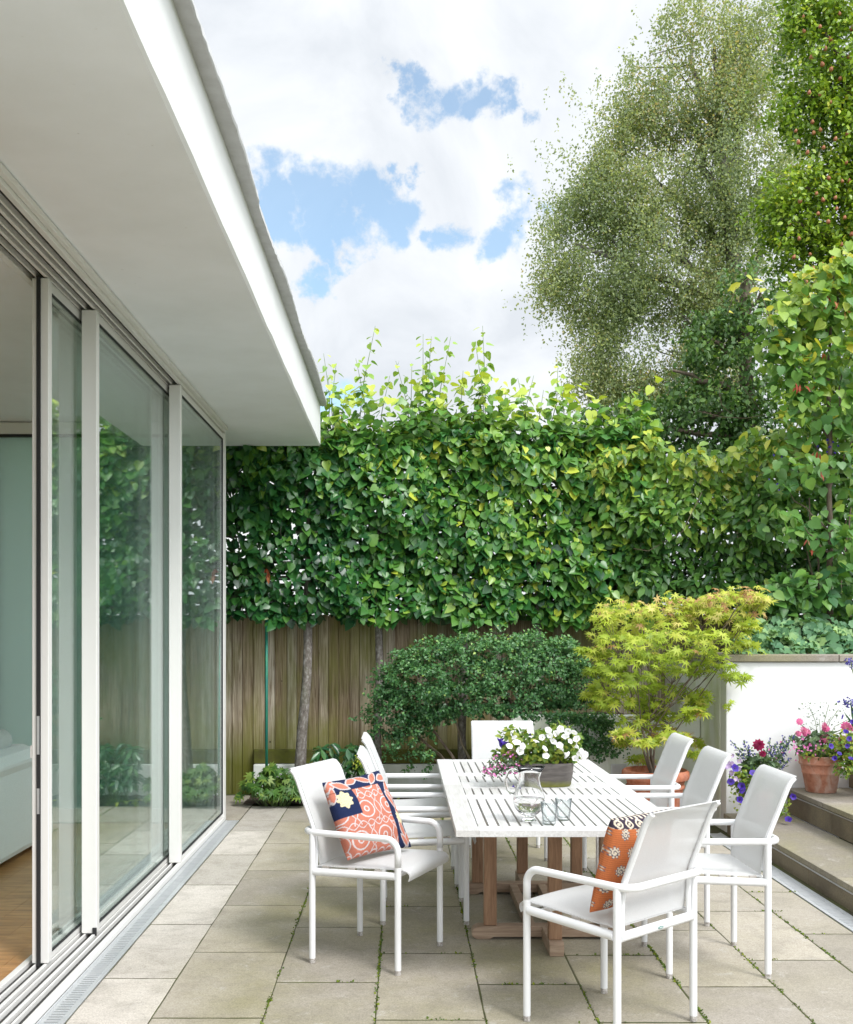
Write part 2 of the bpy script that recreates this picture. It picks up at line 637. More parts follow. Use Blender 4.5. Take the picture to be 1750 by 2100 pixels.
M['leaf_lime'] = leafmat('lime_leaf', [(0, (0.013, 0.0725, 0.0264)), (0.35, (0.0364, 0.1562, 0.0336)), (0.7, (0.1105, 0.275, 0.0408)), (0.9, (0.286, 0.45, 0.06)), (1, (0.546, 0.625, 0.072))], .36, .30, spec=.6)
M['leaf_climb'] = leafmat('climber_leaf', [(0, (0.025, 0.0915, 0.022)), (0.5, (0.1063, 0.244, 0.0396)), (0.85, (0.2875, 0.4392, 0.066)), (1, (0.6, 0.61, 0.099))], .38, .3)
M['leaf_redbud'] = leafmat('redbud_leaf', [(0, (0.0455, 0.1562, 0.0495)), (0.5, (0.13, 0.2875, 0.055)), (0.85, (0.312, 0.45, 0.066)), (1, (0.598, 0.55, 0.066))], .42, .35)
M['leaf_birch'] = leafmat('birch_leaf', [(0, (0.156, 0.2188, 0.1283)), (0.5, (0.3, 0.3687, 0.2025)), (0.85, (0.48, 0.5375, 0.297)), (1, (0.504, 0.425, 0.216))], .5, .5)
M['leaf_pear'] = leafmat('pear_leaf', [(0, (0.0616, 0.1478, 0.011)), (0.5, (0.2094, 0.3494, 0.0198)), (0.9, (0.4066, 0.5376, 0.0385)), (1, (0.5667, 0.5645, 0.055))], .36, .3)
M['leaf_dark'] = leafmat('ivy_leaf', [(0, (0.03, 0.0898, 0.0202)), (0.6, (0.0938, 0.204, 0.0378)), (1, (0.2625, 0.408, 0.0693))], .5, .2)
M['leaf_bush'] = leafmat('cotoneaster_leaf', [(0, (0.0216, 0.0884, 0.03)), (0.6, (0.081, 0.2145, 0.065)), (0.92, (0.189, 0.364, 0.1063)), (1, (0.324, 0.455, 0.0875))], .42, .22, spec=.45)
M['leaf_maple'] = leafmat('golden_maple_leaf', [(0, (.22, .32, .025)), (.45, (.39, .50, .04)), (.8, (.57, .60, .09)), (.95, (.70, .58, .20)), (1, (.52, .30, .14))], .5, .4, (1.15, 1.15, .7))
M['leaf_mantle'] = leafmat('mantle_leaf', [(0, (0.0575, 0.161, 0.0747)), (0.6, (0.138, 0.2875, 0.1265)), (1, (0.276, 0.4255, 0.161))], .6, .2)
M['leaf_herb'] = leafmat('herb_leaf', [(0, (.035, .11, .02)), (.6, (.09, .20, .03)), (1, (.21, .30, .05))], .5, .3)
M['leaf_laurel'] = leafmat('laurel_leaf', [(0, (.015, .075, .03)), (.6, (.04, .14, .045)), (1, (.10, .22, .06))], .3, .2, spec=.6)
M['leaf_petunia'] = leafmat('petunia_leaf', [(0, (.06, .14, .015)), (.6, (.17, .27, .03)), (1, (.38, .42, .06))], .55, .35)
M['leaf_salvia'] = leafmat('salvia_leaf', [(0, (.04, .08, .04)), (.6, (.09, .16, .07)), (1, (.16, .24, .10))], .55, .25)
M['dead'] = leafmat('dead_leaf', [(0, (.22, .05, .02)), (.6, (.38, .06, .03)), (1, (.40, .18, .06))], .7, .2)
M['moss'] = leafmat('moss_blade', [(0, (.05, .10, .008)), (.6, (.12, .19, .012)), (1, (.24, .28, .02))], .8, .3)


def m_bark(name, c0, c1, c2, scale=(30, 30, 6)):
    m, nt, b = newmat(name)
    n = nz(nt, 1.0, 6, .65, objco(nt, scale))
    col = ramp(nt, [(.3, c0), (.5, c1), (.72, c2)], n)
    n2 = nz(nt, 5, 4, .6, objco(nt))
    col = mixc(nt, mrange(nt, n2, .5, .7, 0, .4), col, (.10, .115, .05))
    nt.links.new(col, b.inputs['Base Color'])
    b.inputs['Roughness'].default_value = .85
    bump(nt, b, n, .6, .01)
    return m


M['bark_lime'] = m_bark('lime_bark', (.07, .06, .05), (.17, .15, .13), (.36, .35, .34), (40, 40, 22))
M['bark_brown'] = m_bark('brown_bark', (.06, .045, .032), (.13, .095, .07), (.23, .18, .14))
M['bark_birch'] = m_bark('birch_bark', (.05, .045, .04), (.11, .10, .085), (.24, .22, .20), (2, 2, 12))
M['twig'] = plain('twig', (.10, .075, .045), .8)
M['stem_green'] = plain('green_stem', (.10, .16, .04), .6)


def m_slab(name, tone):
    m, nt, b = newmat(name)
    co = objco(nt)
    a = attr(nt)
    t = [tuple(c * k for c in tone) for k in (.78, 1.0, 1.14)]
    col = ramp(nt, [(0, (t[0][0] * .97, t[0][1] * .97, t[0][2] * .97)), (.5, t[1]), (1, t[2])], a.outputs['Fac'])
    big = nz(nt, 1.1, 5, .6, co)
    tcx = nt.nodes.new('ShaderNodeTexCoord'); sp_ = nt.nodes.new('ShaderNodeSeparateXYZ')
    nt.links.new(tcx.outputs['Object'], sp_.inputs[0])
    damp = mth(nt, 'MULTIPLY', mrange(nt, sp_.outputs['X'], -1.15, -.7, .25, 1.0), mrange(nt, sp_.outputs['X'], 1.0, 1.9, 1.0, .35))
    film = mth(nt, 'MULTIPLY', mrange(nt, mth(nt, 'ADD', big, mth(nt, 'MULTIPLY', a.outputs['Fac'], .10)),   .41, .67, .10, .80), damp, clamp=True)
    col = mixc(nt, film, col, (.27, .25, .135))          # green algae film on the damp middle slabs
    mid = nz(nt, 5.5, 6, .68, co, .5)
    col = mixc(nt, mrange(nt, mid, .46, .72, 0, .5), col, (.24, .218, .18))
    wht = nz(nt, 7, 7, .75, co, .3)
    col = mixc(nt, mrange(nt, wht, .58, .70, 0, .6), col, (.52, .50, .46))
    fine = nz(nt, 130, 3, .7, co)
    col = mixc(nt, mrange(nt, fine, .40, .62, .0, .6), col, mixc(nt, 1.0, col, (.58, .56, .54), 'MULTIPLY'))
    gr = nz(nt, 42, 4, .75, co)
    col = mixc(nt, mrange(nt, gr, .42, .66, 0, .45), col, mixc(nt, 1.0, col, (.66, .64, .62), 'MULTIPLY'))
    sp = nz(nt, 75, 1, .5, co)
    col = mixc(nt, mrange(nt, sp, .72, .76, 0, .5), col, (.10, .085, .06))
    nt.links.new(col, b.inputs['Base Color'])
    b.inputs['Roughness'].default_value = .82
    b.inputs['Specular IOR Level'].default_value = .3
    bump(nt, b, mth(nt, 'ADD', fine, mth(nt, 'MULTIPLY', mid, 1.5)), .28, .004)
    return m


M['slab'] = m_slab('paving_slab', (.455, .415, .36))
M['slab_pale'] = m_slab('pale_threshold_slab', (.60, .56, .515))
M['slab_step'] = m_slab('step_stone', (.33, .295, .265))
M['joint'] = plain('joint_dirt', (.050, .043, .024), .95, noise_amt=.9, nscale=5, col2=(.070, .085, .016))


def m_steprise():
    m, nt, b = newmat('riser_stone')
    co = objco(nt)
    n = nz(nt, 2.5, 6, .65, co); f = nz(nt, 140, 3, .7, co)
    col = ramp(nt, [(.3, (.115, .092, .062)), (.55, (.215, .175, .115)), (.8, (.25, .21, .13))], n)
    col = mixc(nt, mrange(nt, f, .4, .65, 0, .5), col, (.07, .06, .045))
    nt.links.new(col, b.inputs['Base Color']); b.inputs['Roughness'].default_value = .9
    bump(nt, b, f, .4, .004)
    return m


M['riser'] = m_steprise()


def m_fence(name, dark=1.0):
    m, nt, b = newmat(name)
    a = attr(nt)
    co = objco(nt, (62, 8, 1.6))
    w = nz(nt, 1.0, 7, .62, co, 1.6)
    base = ramp(nt, [(0, (.33, .25, .165)), (.5, (.50, .415, .30)), (1, (.60, .54, .45))], a.outputs['Fac'])
    col = mixc(nt, mrange(nt, w, .42, .60, 0, .85), base, mixc(nt, 1.0, base, (.34, .28, .23), 'MULTIPLY'))
    k = nz(nt, 1.0, 5, .6, objco(nt, (2.4, 2, .9)), .6)
    col = mixc(nt, mrange(nt, k, .42, .64, 0, .72), col, (.21, .215, .05))            # algae green
    t = nt.nodes.new('ShaderNodeTexCoord'); s = nt.nodes.new('ShaderNodeSeparateXYZ')
    nt.links.new(t.outputs['Object'], s.inputs[0])
    low = mrange(nt, mth(nt, 'ADD', s.outputs['Z'], mth(nt, 'MULTIPLY', k, .5)), .95, .55)
    col = mixc(nt, mth(nt, 'MULTIPLY', low, .85, clamp=True), col, (.105, .115, .008))  # moss creeping up from the ground
    v = nt.nodes.new('ShaderNodeTexVoronoi'); v.inputs['Scale'].default_value = 2.3
    nt.links.new(objco(nt, (1.4, 1, 1)), v.inputs['Vector'])
    col = mixc(nt, mrange(nt, v.outputs['Distance'], .035, .02, 0, .9), col, (.02, .014, .01))   # knots
    nt.links.new(col, b.inputs['Base Color']); b.inputs['Roughness'].default_value = .9
    b.inputs['Specular IOR Level'].default_value = .2
    bump(nt, b, w, .5, .006)
    return m


M['fence'] = m_fence('weathered_fence_board')
M['mossy'] = plain('mossy_timber', (.085, .095, .008), .95, noise_amt=.8, nscale=9, bmp=.6, col2=(.05, .04, .012))
M['trellis'] = plain('dark_trellis', (.035, .027, .018), .85, noise_amt=.5, nscale=20)


def m_wood(name, c0, c1, scale, rough=.6, bmp=.2):
    m, nt, b = newmat(name)
    w = nz(nt, 1.0, 6, .6, objco(nt, scale), 1.2)
    a = attr(nt)
    col = ramp(nt, [(.32, c0), (.68, c1)], w)
    col = mixc(nt, mrange(nt, a.outputs['Fac'], 0, 1, 0, .5), col, mixc(nt, 1.0, col, (.68, .66, .62), 'MULTIPLY'))
    nt.links.new(col, b.inputs['Base Color']); b.inputs['Roughness'].default_value = rough
    bump(nt, b, w, bmp, .003)
    return m


M['table_white'] = m_wood('whitewashed_teak', (.50, .495, .48), (.65, .65, .645), (60, 4, 60), .6)
M['teak'] = m_wood('bare_teak', (.20, .105, .055), (.34, .20, .115), (45, 45, 4), .55)
M['teak_x'] = m_wood('greyed_teak', (.22, .145, .095), (.38, .28, .20), (4, 40, 40), .65)
M['teak_end'] = plain('end_grain', (.42, .40, .37), .8, noise_amt=.6, nscale=40)
M['floor_wood'] = m_wood('oak_floor', (.30, .145, .05), (.58, .32, .13), (3, 26, 3), .35)
M['planter'] = m_wood('old_grey_wood', (.055, .048, .042), (.135, .12, .11), (5, 5, 42), .85, .6)


def m_planter():
    m = M['planter']
    nt = m.node_tree
    b = nt.nodes['Principled BSDF']
    src = b.inputs['Base Color'].links[0].from_socket
    t = nt.nodes.new('ShaderNodeTexCoord'); s = nt.nodes.new('ShaderNodeSeparateXYZ')
    nt.links.new(t.outputs['Object'], s.inputs[0])
    n = nz(nt, 22, 4, .6, objco(nt))
    low = mrange(nt, mth(nt, 'ADD', s.outputs['Z'], mth(nt, 'MULTIPLY', n, .05)), .065, .035)
    nt.links.new(mixc(nt, mth(nt, 'MULTIPLY', low, .7, clamp=True), src, (.16, .17, .012)), b.inputs['Base Color'])


m_planter()


def m_terracotta(name, chalk):
    m, nt, b = newmat(name)
    n = nz(nt, 1.0, 6, .62, objco(nt, (9, 9, 5)), .6)
    n2 = nz(nt, 30, 4, .6, objco(nt))
    col = ramp(nt, [(.3, (.34, .095, .045)), (.6, (.47, .165, .085))] if chalk < .5 else [(.3, (.42, .16, .095)), (.6, (.55, .25, .165))], n2)
    col = mixc(nt, mrange(nt, n, .47, .68, 0, chalk), col, (.62, .47, .40))
    nt.links.new(col, b.inputs['Base Color']); b.inputs['Roughness'].default_value = .85
    bump(nt, b, n2, .2, .004)
    return m


M['terra'] = m_terracotta('terracotta', .95)
M['terra_red'] = m_terracotta('red_terracotta', .18)


def m_sling():
    m, nt, b = newmat('white_sling_mesh')
    n = nz(nt, 1.0, 2, .5, objco(nt, (420, 420, 420)))
    col = mixc(nt, mrange(nt, n, .35, .65), (.77, .775, .775), (.66, .665, .665))
    nt.links.new(col, b.inputs['Base Color']); b.inputs['Roughness'].default_value = .7
    bump(nt, b, n, .25, .001)
    t = nt.nodes.new('ShaderNodeBsdfTranslucent'); t.inputs['Color'].default_value = (.8, .8, .78, 1)
    tr = nt.nodes.new('ShaderNodeBsdfTransparent'); tr.inputs['Color'].default_value = (.95, .95, .95, 1)
    m1 = nt.nodes.new('ShaderNodeMixShader'); m1.inputs['Fac'].default_value = .22
    nt.links.new(b.outputs[0], m1.inputs[1]); nt.links.new(t.outputs[0], m1.inputs[2])
    m2 = nt.nodes.new('ShaderNodeMixShader'); m2.inputs['Fac'].default_value = .30
    nt.links.new(m1.outputs[0], m2.inputs[1]); nt.links.new(tr.outputs[0], m2.inputs[2])
    nt.links.new(m2.outputs[0], nt.nodes['Material Output'].inputs['Surface'])
    return m


M['sling'] = m_sling()


def m_glass_pane():
    m, nt, b = newmat('window_glass')
    nt.nodes.remove(b)
    lw = nt.nodes.new('ShaderNodeLayerWeight'); lw.inputs['Blend'].default_value = .5
    f = mth(nt, 'POWER', lw.outputs['Facing'], 4.0)
    f = mth(nt, 'MULTIPLY_ADD', f, .95, .04)
    tr = nt.nodes.new('ShaderNodeBsdfTransparent'); tr.inputs['Color'].default_value = (.935, .96, .95, 1)
    gl = nt.nodes.new('ShaderNodeBsdfGlossy'); gl.inputs['Roughness'].default_value = 0.0
    gl.inputs['Color'].default_value = (.93, .98, .97, 1)
    mx = nt.nodes.new('ShaderNodeMixShader')
    nt.links.new(f, mx.inputs['Fac']); nt.links.new(tr.outputs[0], mx.inputs[1]); nt.links.new(gl.outputs[0], mx.inputs[2])
    nt.links.new(mx.outputs[0], nt.nodes['Material Output'].inputs['Surface'])
    return m


M['pane'] = m_glass_pane()


def m_frosted():
    m, nt, b = newmat('obscured_glass')
    b.inputs['Base Color'].default_value = (.62, .76, .73, 1)
    b.inputs['Roughness'].default_value = .25
    t = nt.nodes.new('ShaderNodeBsdfTranslucent'); t.inputs['Color'].default_value = (.80, .94, .91, 1)
    mx = nt.nodes.new('ShaderNodeMixShader'); mx.inputs['Fac'].default_value = .6
    nt.links.new(b.outputs[0], mx.inputs[1]); nt.links.new(t.outputs[0], mx.inputs[2])
    nt.links.new(mx.outputs[0], nt.nodes['Material Output'].inputs['Surface'])
    return m


M['frosted'] = m_frosted()


def m_clear(name, ior, col=(1, 1, 1)):
    m, nt, b = newmat(name)
    b.inputs['Base Color'].default_value = (*col, 1)
    b.inputs['Roughness'].default_value = 0.0
    b.inputs['IOR'].default_value = ior
    b.inputs['Transmission Weight'].default_value = 1.0
    return m


def m_thin():
    m, nt, b = newmat('thin_clear_glass')
    nt.nodes.remove(b)
    lw = nt.nodes.new('ShaderNodeLayerWeight'); lw.inputs['Blend'].default_value = .5
    f = mth(nt, 'MULTIPLY_ADD', mth(nt, 'POWER', lw.outputs['Facing'], 3.0), .75, .035)
    tr = nt.nodes.new('ShaderNodeBsdfTransparent')
    edge = mrange(nt, lw.outputs['Facing'], .40, .97)
    nt.links.new(mixc(nt, edge, (.96, .975, .975), (.36, .41, .43)), tr.inputs['Color'])
    gl = nt.nodes.new('ShaderNodeBsdfGlossy'); gl.inputs['Roughness'].default_value = 0.01
    mx = nt.nodes.new('ShaderNodeMixShader')
    nt.links.new(f, mx.inputs['Fac']); nt.links.new(tr.outputs[0], mx.inputs[1]); nt.links.new(gl.outputs[0], mx.inputs[2])
    nt.links.new(mx.outputs[0], nt.nodes['Material Output'].inputs['Surface'])
    return m


M['clear_glass'] = m_thin()
M['jug_glass'] = m_clear('jug_glass', 1.47)
M['water'] = m_clear('water', 1.33)
M['fabric_sofa'] = plain('pale_sofa_fabric', (.78, .815, .82), .9, noise_amt=.35, nscale=160, bmp=.3)


def m_cushion():
    m, nt, b = newmat('printed_cotton')
    a = attr(nt, 'col')
    n = nz(nt, 1.0, 3, .6, objco(nt, (260, 260, 260)))
    nt.links.new(mixc(nt, mrange(nt, n, .4, .7, 0, .45), a.outputs['Color'], mixc(nt, 1.0, a.outputs['Color'], (.6, .58, .58), 'MULTIPLY')), b.inputs['Base Color'])
    b.inputs['Roughness'].default_value = .9
    b.inputs['Specular IOR Level'].default_value = .15
    bump(nt, b, n, .5, .002)
    return m


M['cushion'] = m_cushion()


# ------------------------------------------------------------------ ground and paving
def ground():
    o = raw('ground', [(-300, -150, -.06), (300, -150, -.06), (300, 500, -.06), (-300, 500, -.06)], [(0, 1, 2, 3)], M['grass'])
    tag(o, kind='structure')
    mb = MB()
    mb.add([(-1.380, -4, -.0027), (2.392, -4, -.0027), (2.392, 10.62, -.0027), (-1.380, 10.62, -.0027)], [(0, 1, 2, 3)])
    mb.box(2.392, 2.395, -4, 8.5, -.05, -.006); mb.box(2.521, 2.60, -4, 8.5, -.05, -.006); mb.box(2.392, 2.60, 8.502, 9.3, -.05, -.0062); mb.box(-2.5, -1.381, 9.07, 10.62, -.05, -.0085)
    o = mb.build('paving_bed', M['joint']); tag(o, kind='structure')

    cols = [-1.378, -1.04, -.577, -.112, .342, .80, 1.249, 1.68, 2.11, 2.39]
    off = [4.947, 4.44, 4.89, 4.417, 4.862, 4.389, 4.83, 4.31, 4.76]
    mb, pale = MB(), MB()

    def slab(m, x0, x1, y0, y1):
        g = .0028
        x0 += g + random.uniform(0, .002); x1 -= g + random.uniform(0, .002)
        y0 += .0058 + random.uniform(0, .002); y1 -= .0058 + random.uniform(0, .002)
        z = -random.uniform(0, .0008); i = .004
        tl = [random.uniform(-.0005, .0) for _ in range(4)]
        R = lambda: random.uniform(-.0018, .0018)
        v = [(x0, y0, -.04), (x1, y0, -.04), (x1, y1, -.04), (x0, y1, -.04)]
        nxs = [(x0, y0), (x1, y0), (x1, y1), (x0, y1)]
        n = 6
        # chipped, slightly wavering edge
        ring1, ring2 = [], []
        for k in range(4):
            a, b = nxs[k], nxs[(k + 1) % 4]
            for j in range(n):
                t = j / n
                px, py = a[0] + (b[0] - a[0]) * t, a[1] + (b[1] - a[1]) * t
                px += R(); py += R()
                ring1.append((px, py, z - .0016))
                cx, cy = (x0 + x1) / 2, (y0 + y1) / 2
                ring2.append((px - math.copysign(i, px - cx), py - math.copysign(i, py - cy), z + tl[k]))
        N = len(ring1)
        bot = [(p[0], p[1], -.04) for p in ring1]
        vv = bot + ring1 + ring2
        f = [tuple(range(2 * N, 3 * N))]
        for k in range(N):
            j = (k + 1) % N
            f.append((k, j, N + j, N + k)); f.append((N + k, N + j, 2 * N + j, 2 * N + k))
        m.add(vv, f, random.random())

    for c in range(len(cols) - 1):
        y = off[c] - .91 * 9
        while y < 9.75:
            y1 = min(y + .91, 9.80)
            if c == 0 and y < 9.06 < y1: y1 = 9.06
            if y1 - y > .08 and y > -4.2:
                slab(pale if c == 0 else mb, cols[c], cols[c + 1], y, y1)
            y = y1 if y1 != min(y + .91, 9.80) or y1 == 9.06 else y + .91
    # darker strip past the house corner up to the fence
    for (x0, x1) in ((-2.45, -1.9), (-1.9, -1.381)):
        for (a, b) in ((9.10, 9.85), (9.85, 10.45)):
            slab(mb, x0, x1, a, b)
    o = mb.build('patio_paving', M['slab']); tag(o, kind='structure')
    o = pale.build('threshold_paving', M['slab_pale']); tag(o, kind='structure')
    # beds of soil
    mb = MB()
    def bed(x0, x1, y0, y1, z, nx, ny, amp):
        b = []
        for j in range(ny + 1):
            for i in range(nx + 1):
                b.append((x0 + (x1 - x0) * i / nx, y0 + (y1 - y0) * j / ny + (random.uniform(-.05, .03) if j == 0 else 0), z + random.uniform(-amp, amp)))
        f = [(j * (nx + 1) + i, j * (nx + 1) + i + 1, (j + 1) * (nx + 1) + i + 1, (j + 1) * (nx + 1) + i) for j in range(ny) for i in range(nx)]
        mb.add(b, f)
    bed(-1.46, 2.4, 9.83, 10.36, .015, 60, 10, .012)
    bed(.98, 2.56, 9.44, 10.5, .80, 24, 14, .015)
    bed(2.56, 8.4, 8.86, 10.6, 1.33, 60, 20, .02)
    o = mb.build('soil', M['soil'], smooth=True); tag(o, kind='structure')

    # moss and seedlings in the joints
    pts = []
    jx = [(-.112, .45), (.342, .9), (.80, .8), (1.249, .8), (1.68, .4), (2.11, .6), (-.577, .5), (2.39, .6)]
    for x, w in jx:
        y = 3.9
        while y < 9.6:
            y += RNG.exponential(.22)
            if RNG.random() < w:
                n = int(RNG.integers(14, 70))
                sp = RNG.uniform(.03, .20)
                pts.append(np.stack([x + RNG.normal(0, .004, n), y + RNG.normal(0, sp, n), np.full(n, -.0030)], 1))
    for c in range(2, 9):
        for k in range(0, 6):
            y = off[c] + .91 * k - .91
            for _ in range(3):
                if RNG.random() < .55:
                    n = int(RNG.integers(5, 22)); x = RNG.uniform(cols[c], cols[c + 1])
                    pts.append(np.stack([x + RNG.normal(0, .05, n), y + RNG.normal(0, .005, n), np.full(n, -.0030)], 1))
    P = np.concatenate(pts)
    n = len(P)
    up = rv(n, .5) + np.array([0, 0, .7])
    nr = rv(n, 1.0) + np.array([0, -.3, .5])
    o = cloud('moss', T_small(.4), P, nr, up, RNG.uniform(.006, .017, n), M['moss'], None)
    tag(o, 'bright green moss and seedlings growing in the paving joints', kind='stuff')


ground()


# ------------------------------------------------------------------ the house
XF, ZS, YE = -.766, 3.32, 9.98      # fascia plane, soffit height, rear end of the roof
TOP = 3.70


def house():
    h = thing('house', 'white flat-roofed house with deep overhanging eaves and a wall of glass', 'house', (-1.8, 9.05, 0))
    # roof slab with a slightly uneven lower edge
    n = 60
    ys = [-3 + (YE + 3) * i / n for i in range(n + 1)]
    v, f = [], []
    for y in ys:
        w = random.uniform(-.0035, .0035)
        v += [(-8.0, y, ZS), (XF - .012, y, ZS + .001 + w * .3), (XF + w * .5, y, ZS + .012 + w), (XF, y, TOP), (-8.0, y, TOP)]
    for i in range(n):
        for k in range(5):
            a, b = i * 5 + k, i * 5 + (k + 1) % 5
            f.append((a, b, b + 5, a + 5))
    f.append((0, 1, 2, 3, 4)); f.append(tuple(n * 5 + k for k in (4, 3, 2, 1, 0)))
    mi = []
    for fc in f:
        ks = {i % 5 for i in fc}
        mi.append(0 if ks == {0, 1} else 1)
    raw('roof', v, f, None, h, mats=[M['soffit'], M['render']], midx=mi)
    # ragged roof-edge flashing that overhangs the fascia
    n = 240
    v, f = [], []
    lip = 0
    for i in range(n + 1):
        y = -3 + (YE + 3.03) * i / n
        if i % 17 == 0: lip = random.uniform(-.006, .010)
        e = random.uniform(-.002, .002) + lip + .006 * math.sin(y * 3.1)
        xo = XF + .066 + e
        v += [(XF - .04, y, TOP + .004), (xo - .004, y, TOP - .004 + e * .3), (xo, y, TOP + .002 + e), (xo - .010, y, TOP + .05 + e * .5), (XF - .04, y, TOP + .07)]
    for i in range(n):
        for k in range(5):
            a, b = i * 5 + k, i * 5 + (k + 1) % 5
            f.append((a, b, b + 5, a + 5))
    f.append((0, 1, 2, 3, 4)); f.append(tuple(n * 5 + k for k in (4, 3, 2, 1, 0)))
    raw('roof_flashing', v, f, M['lead'], h)
    mb = MB()
    mb.box(-8, XF - .05, -3, YE, TOP + .002, TOP + .06)
    mb.build('roof_covering', M['lead'], h)

    # walls: far end, back, and the stretch of front wall beside the camera
    MB().box(-8, -3.48, 8.86, 9.05, 0, ZS - .004).build('wall', M['render'], h)
    mb = MB()
    MB().box(-1.62, -1.555, 8.86, 9.02, 0, ZS - .006).build('wall', M['render'], h)
    mb.box(-8, -7.8, -3, .5, 0, ZS - .004); mb.box(-8, -7.8, 8.3, 8.858, 0, ZS - .004)
    mb.box(-8, -7.8, .5, 8.3, 0, .1); mb.box(-8, -7.8, .5, 8.3, 3.2, ZS - .004)  # unseen side left open between these, to let more daylight into the room
    MB().box(-7.795, -7.0, -3, -2.85, 0, ZS - .006).build('wall', M['render'], h); MB().box(-2.4, -1.502, -3, -2.852, 0, ZS - .006).build('wall', M['render'], h)  # only stubs: this unseen end is opened up to brighten the interior
    MB().box(-1.80, -1.50, -2.85, 3.1, 0, ZS - .004).build('wall', M['render'], h)
    mb.build('wall', M['render'], h)

    for y in (.502, 3.08, 5.66, 8.24): MB().box(-7.93, -7.87, y, y + .058, .102, 3.198).build('added_opening_mullion', M['frame'], h)  # bars added across the unseen side opening that lights the room
    # glazed door in the far end wall, pale obscured glass
    e = MB()
    e.box(-3.48, -1.625, 8.80, 8.92, 3.215, 3.312)
    e.box(-3.48, -3.36, 8.80, 8.92, .03, 3.215)
    e.box(-1.74, -1.625, 8.80, 8.92, .03, 3.215)
    e.box(-3.36, -1.74, 8.80, 8.92, .03, .14)
    w = e.build('end_window', M['frame'], h, bevel=.004)
    g = MB()
    for a in ((-3.36, -3.342, 8.795, 8.90, .14, 3.214), (-3.342, -1.74, 8.795, 8.90, 3.195, 3.214)):
        g.box(*a)
    g.build('gasket', M['gasket'], w)
    MB().box(-3.342, -1.74, 8.84, 8.85, .14, 3.195).build('pane', M['frosted'], w)

    # three sliding leaves, each on its own track
    leaves = [(-1.745, -1.667, 5.05, 7.15), (-1.661, -1.583, 5.55, 7.42), (-1.577, -1.499, 7.24, 9.04)]
    for i, (x0, x1, y0, y1) in enumerate(leaves):
        e = MB()
        s = .052
        zt, zb = 3.262, .035
        e.box(x0, x1, y0, y0 + s, zb, zt); e.box(x0, x1, y1 - s, y1, zb, zt)
        e.box(x0 + .006, x1 - .010, y0 + s, y1 - s, zt - .05, zt); e.box(x0 + .006, x1 - .010, y0 + s, y1 - s, zb, zb + .035)
        lf = e.build('sliding_door', M['frame'], h, bevel=.003)
        g = MB()
        q = .008
        for xa in (x1 - .016, x0 + .010):
            g.box(xa, xa + .010, y0 + s, y0 + s + q, zb + .035, zt - .05); g.box(xa, xa + .010, y1 - s - q, y1 - s, zb + .035, zt - .05)
            g.box(xa, xa + .010, y0 + s + q, y1 - s - q, zt - .058, zt - .05); g.box(xa, xa + .010, y0 + s + q, y1 - s - q, zb + .035, zb + .043)
        g.build('gasket', M['gasket'], lf)
        p = MB()
        p.box(x1 - .020, x1 - .014, y0 + s - .004, y1 - s + .004, zb + .03, zt - .045)
        p.box(x0 + .016, x0 + .022, y0 + s - .004, y1 - s + .004, zb + .03, zt - .045)
        p.build('pane', M['pane'], lf)
        if i == 0:
            b = MB()
            b.box(x0 + .024, x0 + .042, y0 - .010, y0 - .0005, .02, 3.27)
            b.build('brush_seal', M['gasket'], lf)
            for za, zb2 in ((1.02, 1.20), (.74, .86)):
                MB().box(x0 + .027, x0 + .039, y0 - .013, y0 - .0101, za, zb2).build('lock_plate', M['alu'], lf)
            MB().box(x0 - .012, x0 - .001, y0 + .006, y0 + .03, 1.0, 1.06).build('latch', M['frame'], lf, bevel=.004)
        if i == 1:
            MB().box(x1 - .02, x1 + .001, y0 - .008, y0 - .0005, zb - .01, zb + .03).build('brush_seal', M['gasket'], lf)
    # corner post
    MB().box(-1.552, -1.498, 9.045, 9.10, .0, 3.30).build('corner_post', M['frame'], h, bevel=.004)
    MB().box(-1.525, -1.515, 9.0405, 9.0445, .03, 3.26).build('gasket', M['gasket'], h)
    # sill and head with three grooves each
    s, s2, d, d2 = MB(), MB(), MB(), MB()
    for (xa, xb) in ((-1.80, -1.768), (-1.733, -1.724), (-1.690, -1.674), (-1.650, -1.640), (-1.606, -1.590), (-1.566, -1.556), (-1.522, -1.496)):
        s.box(xa, xb, 3.1, 9.06, .0, .032)
        s2.box(xa, xb, 3.1, 9.06, 3.268, ZS - .002)
    s.build('track', M['frame'], h, bevel=.002)
    s2.build('head_track', M['frame'], h, bevel=.002)
    d.box(-1.795, -1.50, 3.1, 9.05, -.01, .010); d2.box(-1.795, -1.50, 3.1, 9.05, 3.296, ZS - .003)
    d2.build('head_groove', M['track_dark'], h)
    d.build('track_groove', M['track_dark'], h)
    MB().box(-1.495, -1.470, 3.1, 9.04, ZS - .030, ZS - .003).build('head_trim', M['frame'], h, bevel=.003)
    # oak floor boards inside
    fb = MB()
    x = -7.8
    while x < -1.805:
        y = -2.85 - random.uniform(0, 1.5)
        while y < 8.79:
            L = random.uniform(1.2, 2.0)
            a, b = max(y, -2.84), min(y + L, 8.79)
            if b - a > .02:
                fb.box(x + .0008, min(x + .16, -1.803) - .0008, a + .0008, b - .0008, -.02, .022, random.random())
            y += L
        x += .16
    fb.build('floor', M['floor_wood'], h)


M['lead'] = plain('grey_roof_felt', (.50, .505, .51), .7, noise_amt=.45, nscale=14, col2=(.33, .325, .32))
M['track_dark'] = plain('track_shadow', (.025, .024, .023), .5)
house()


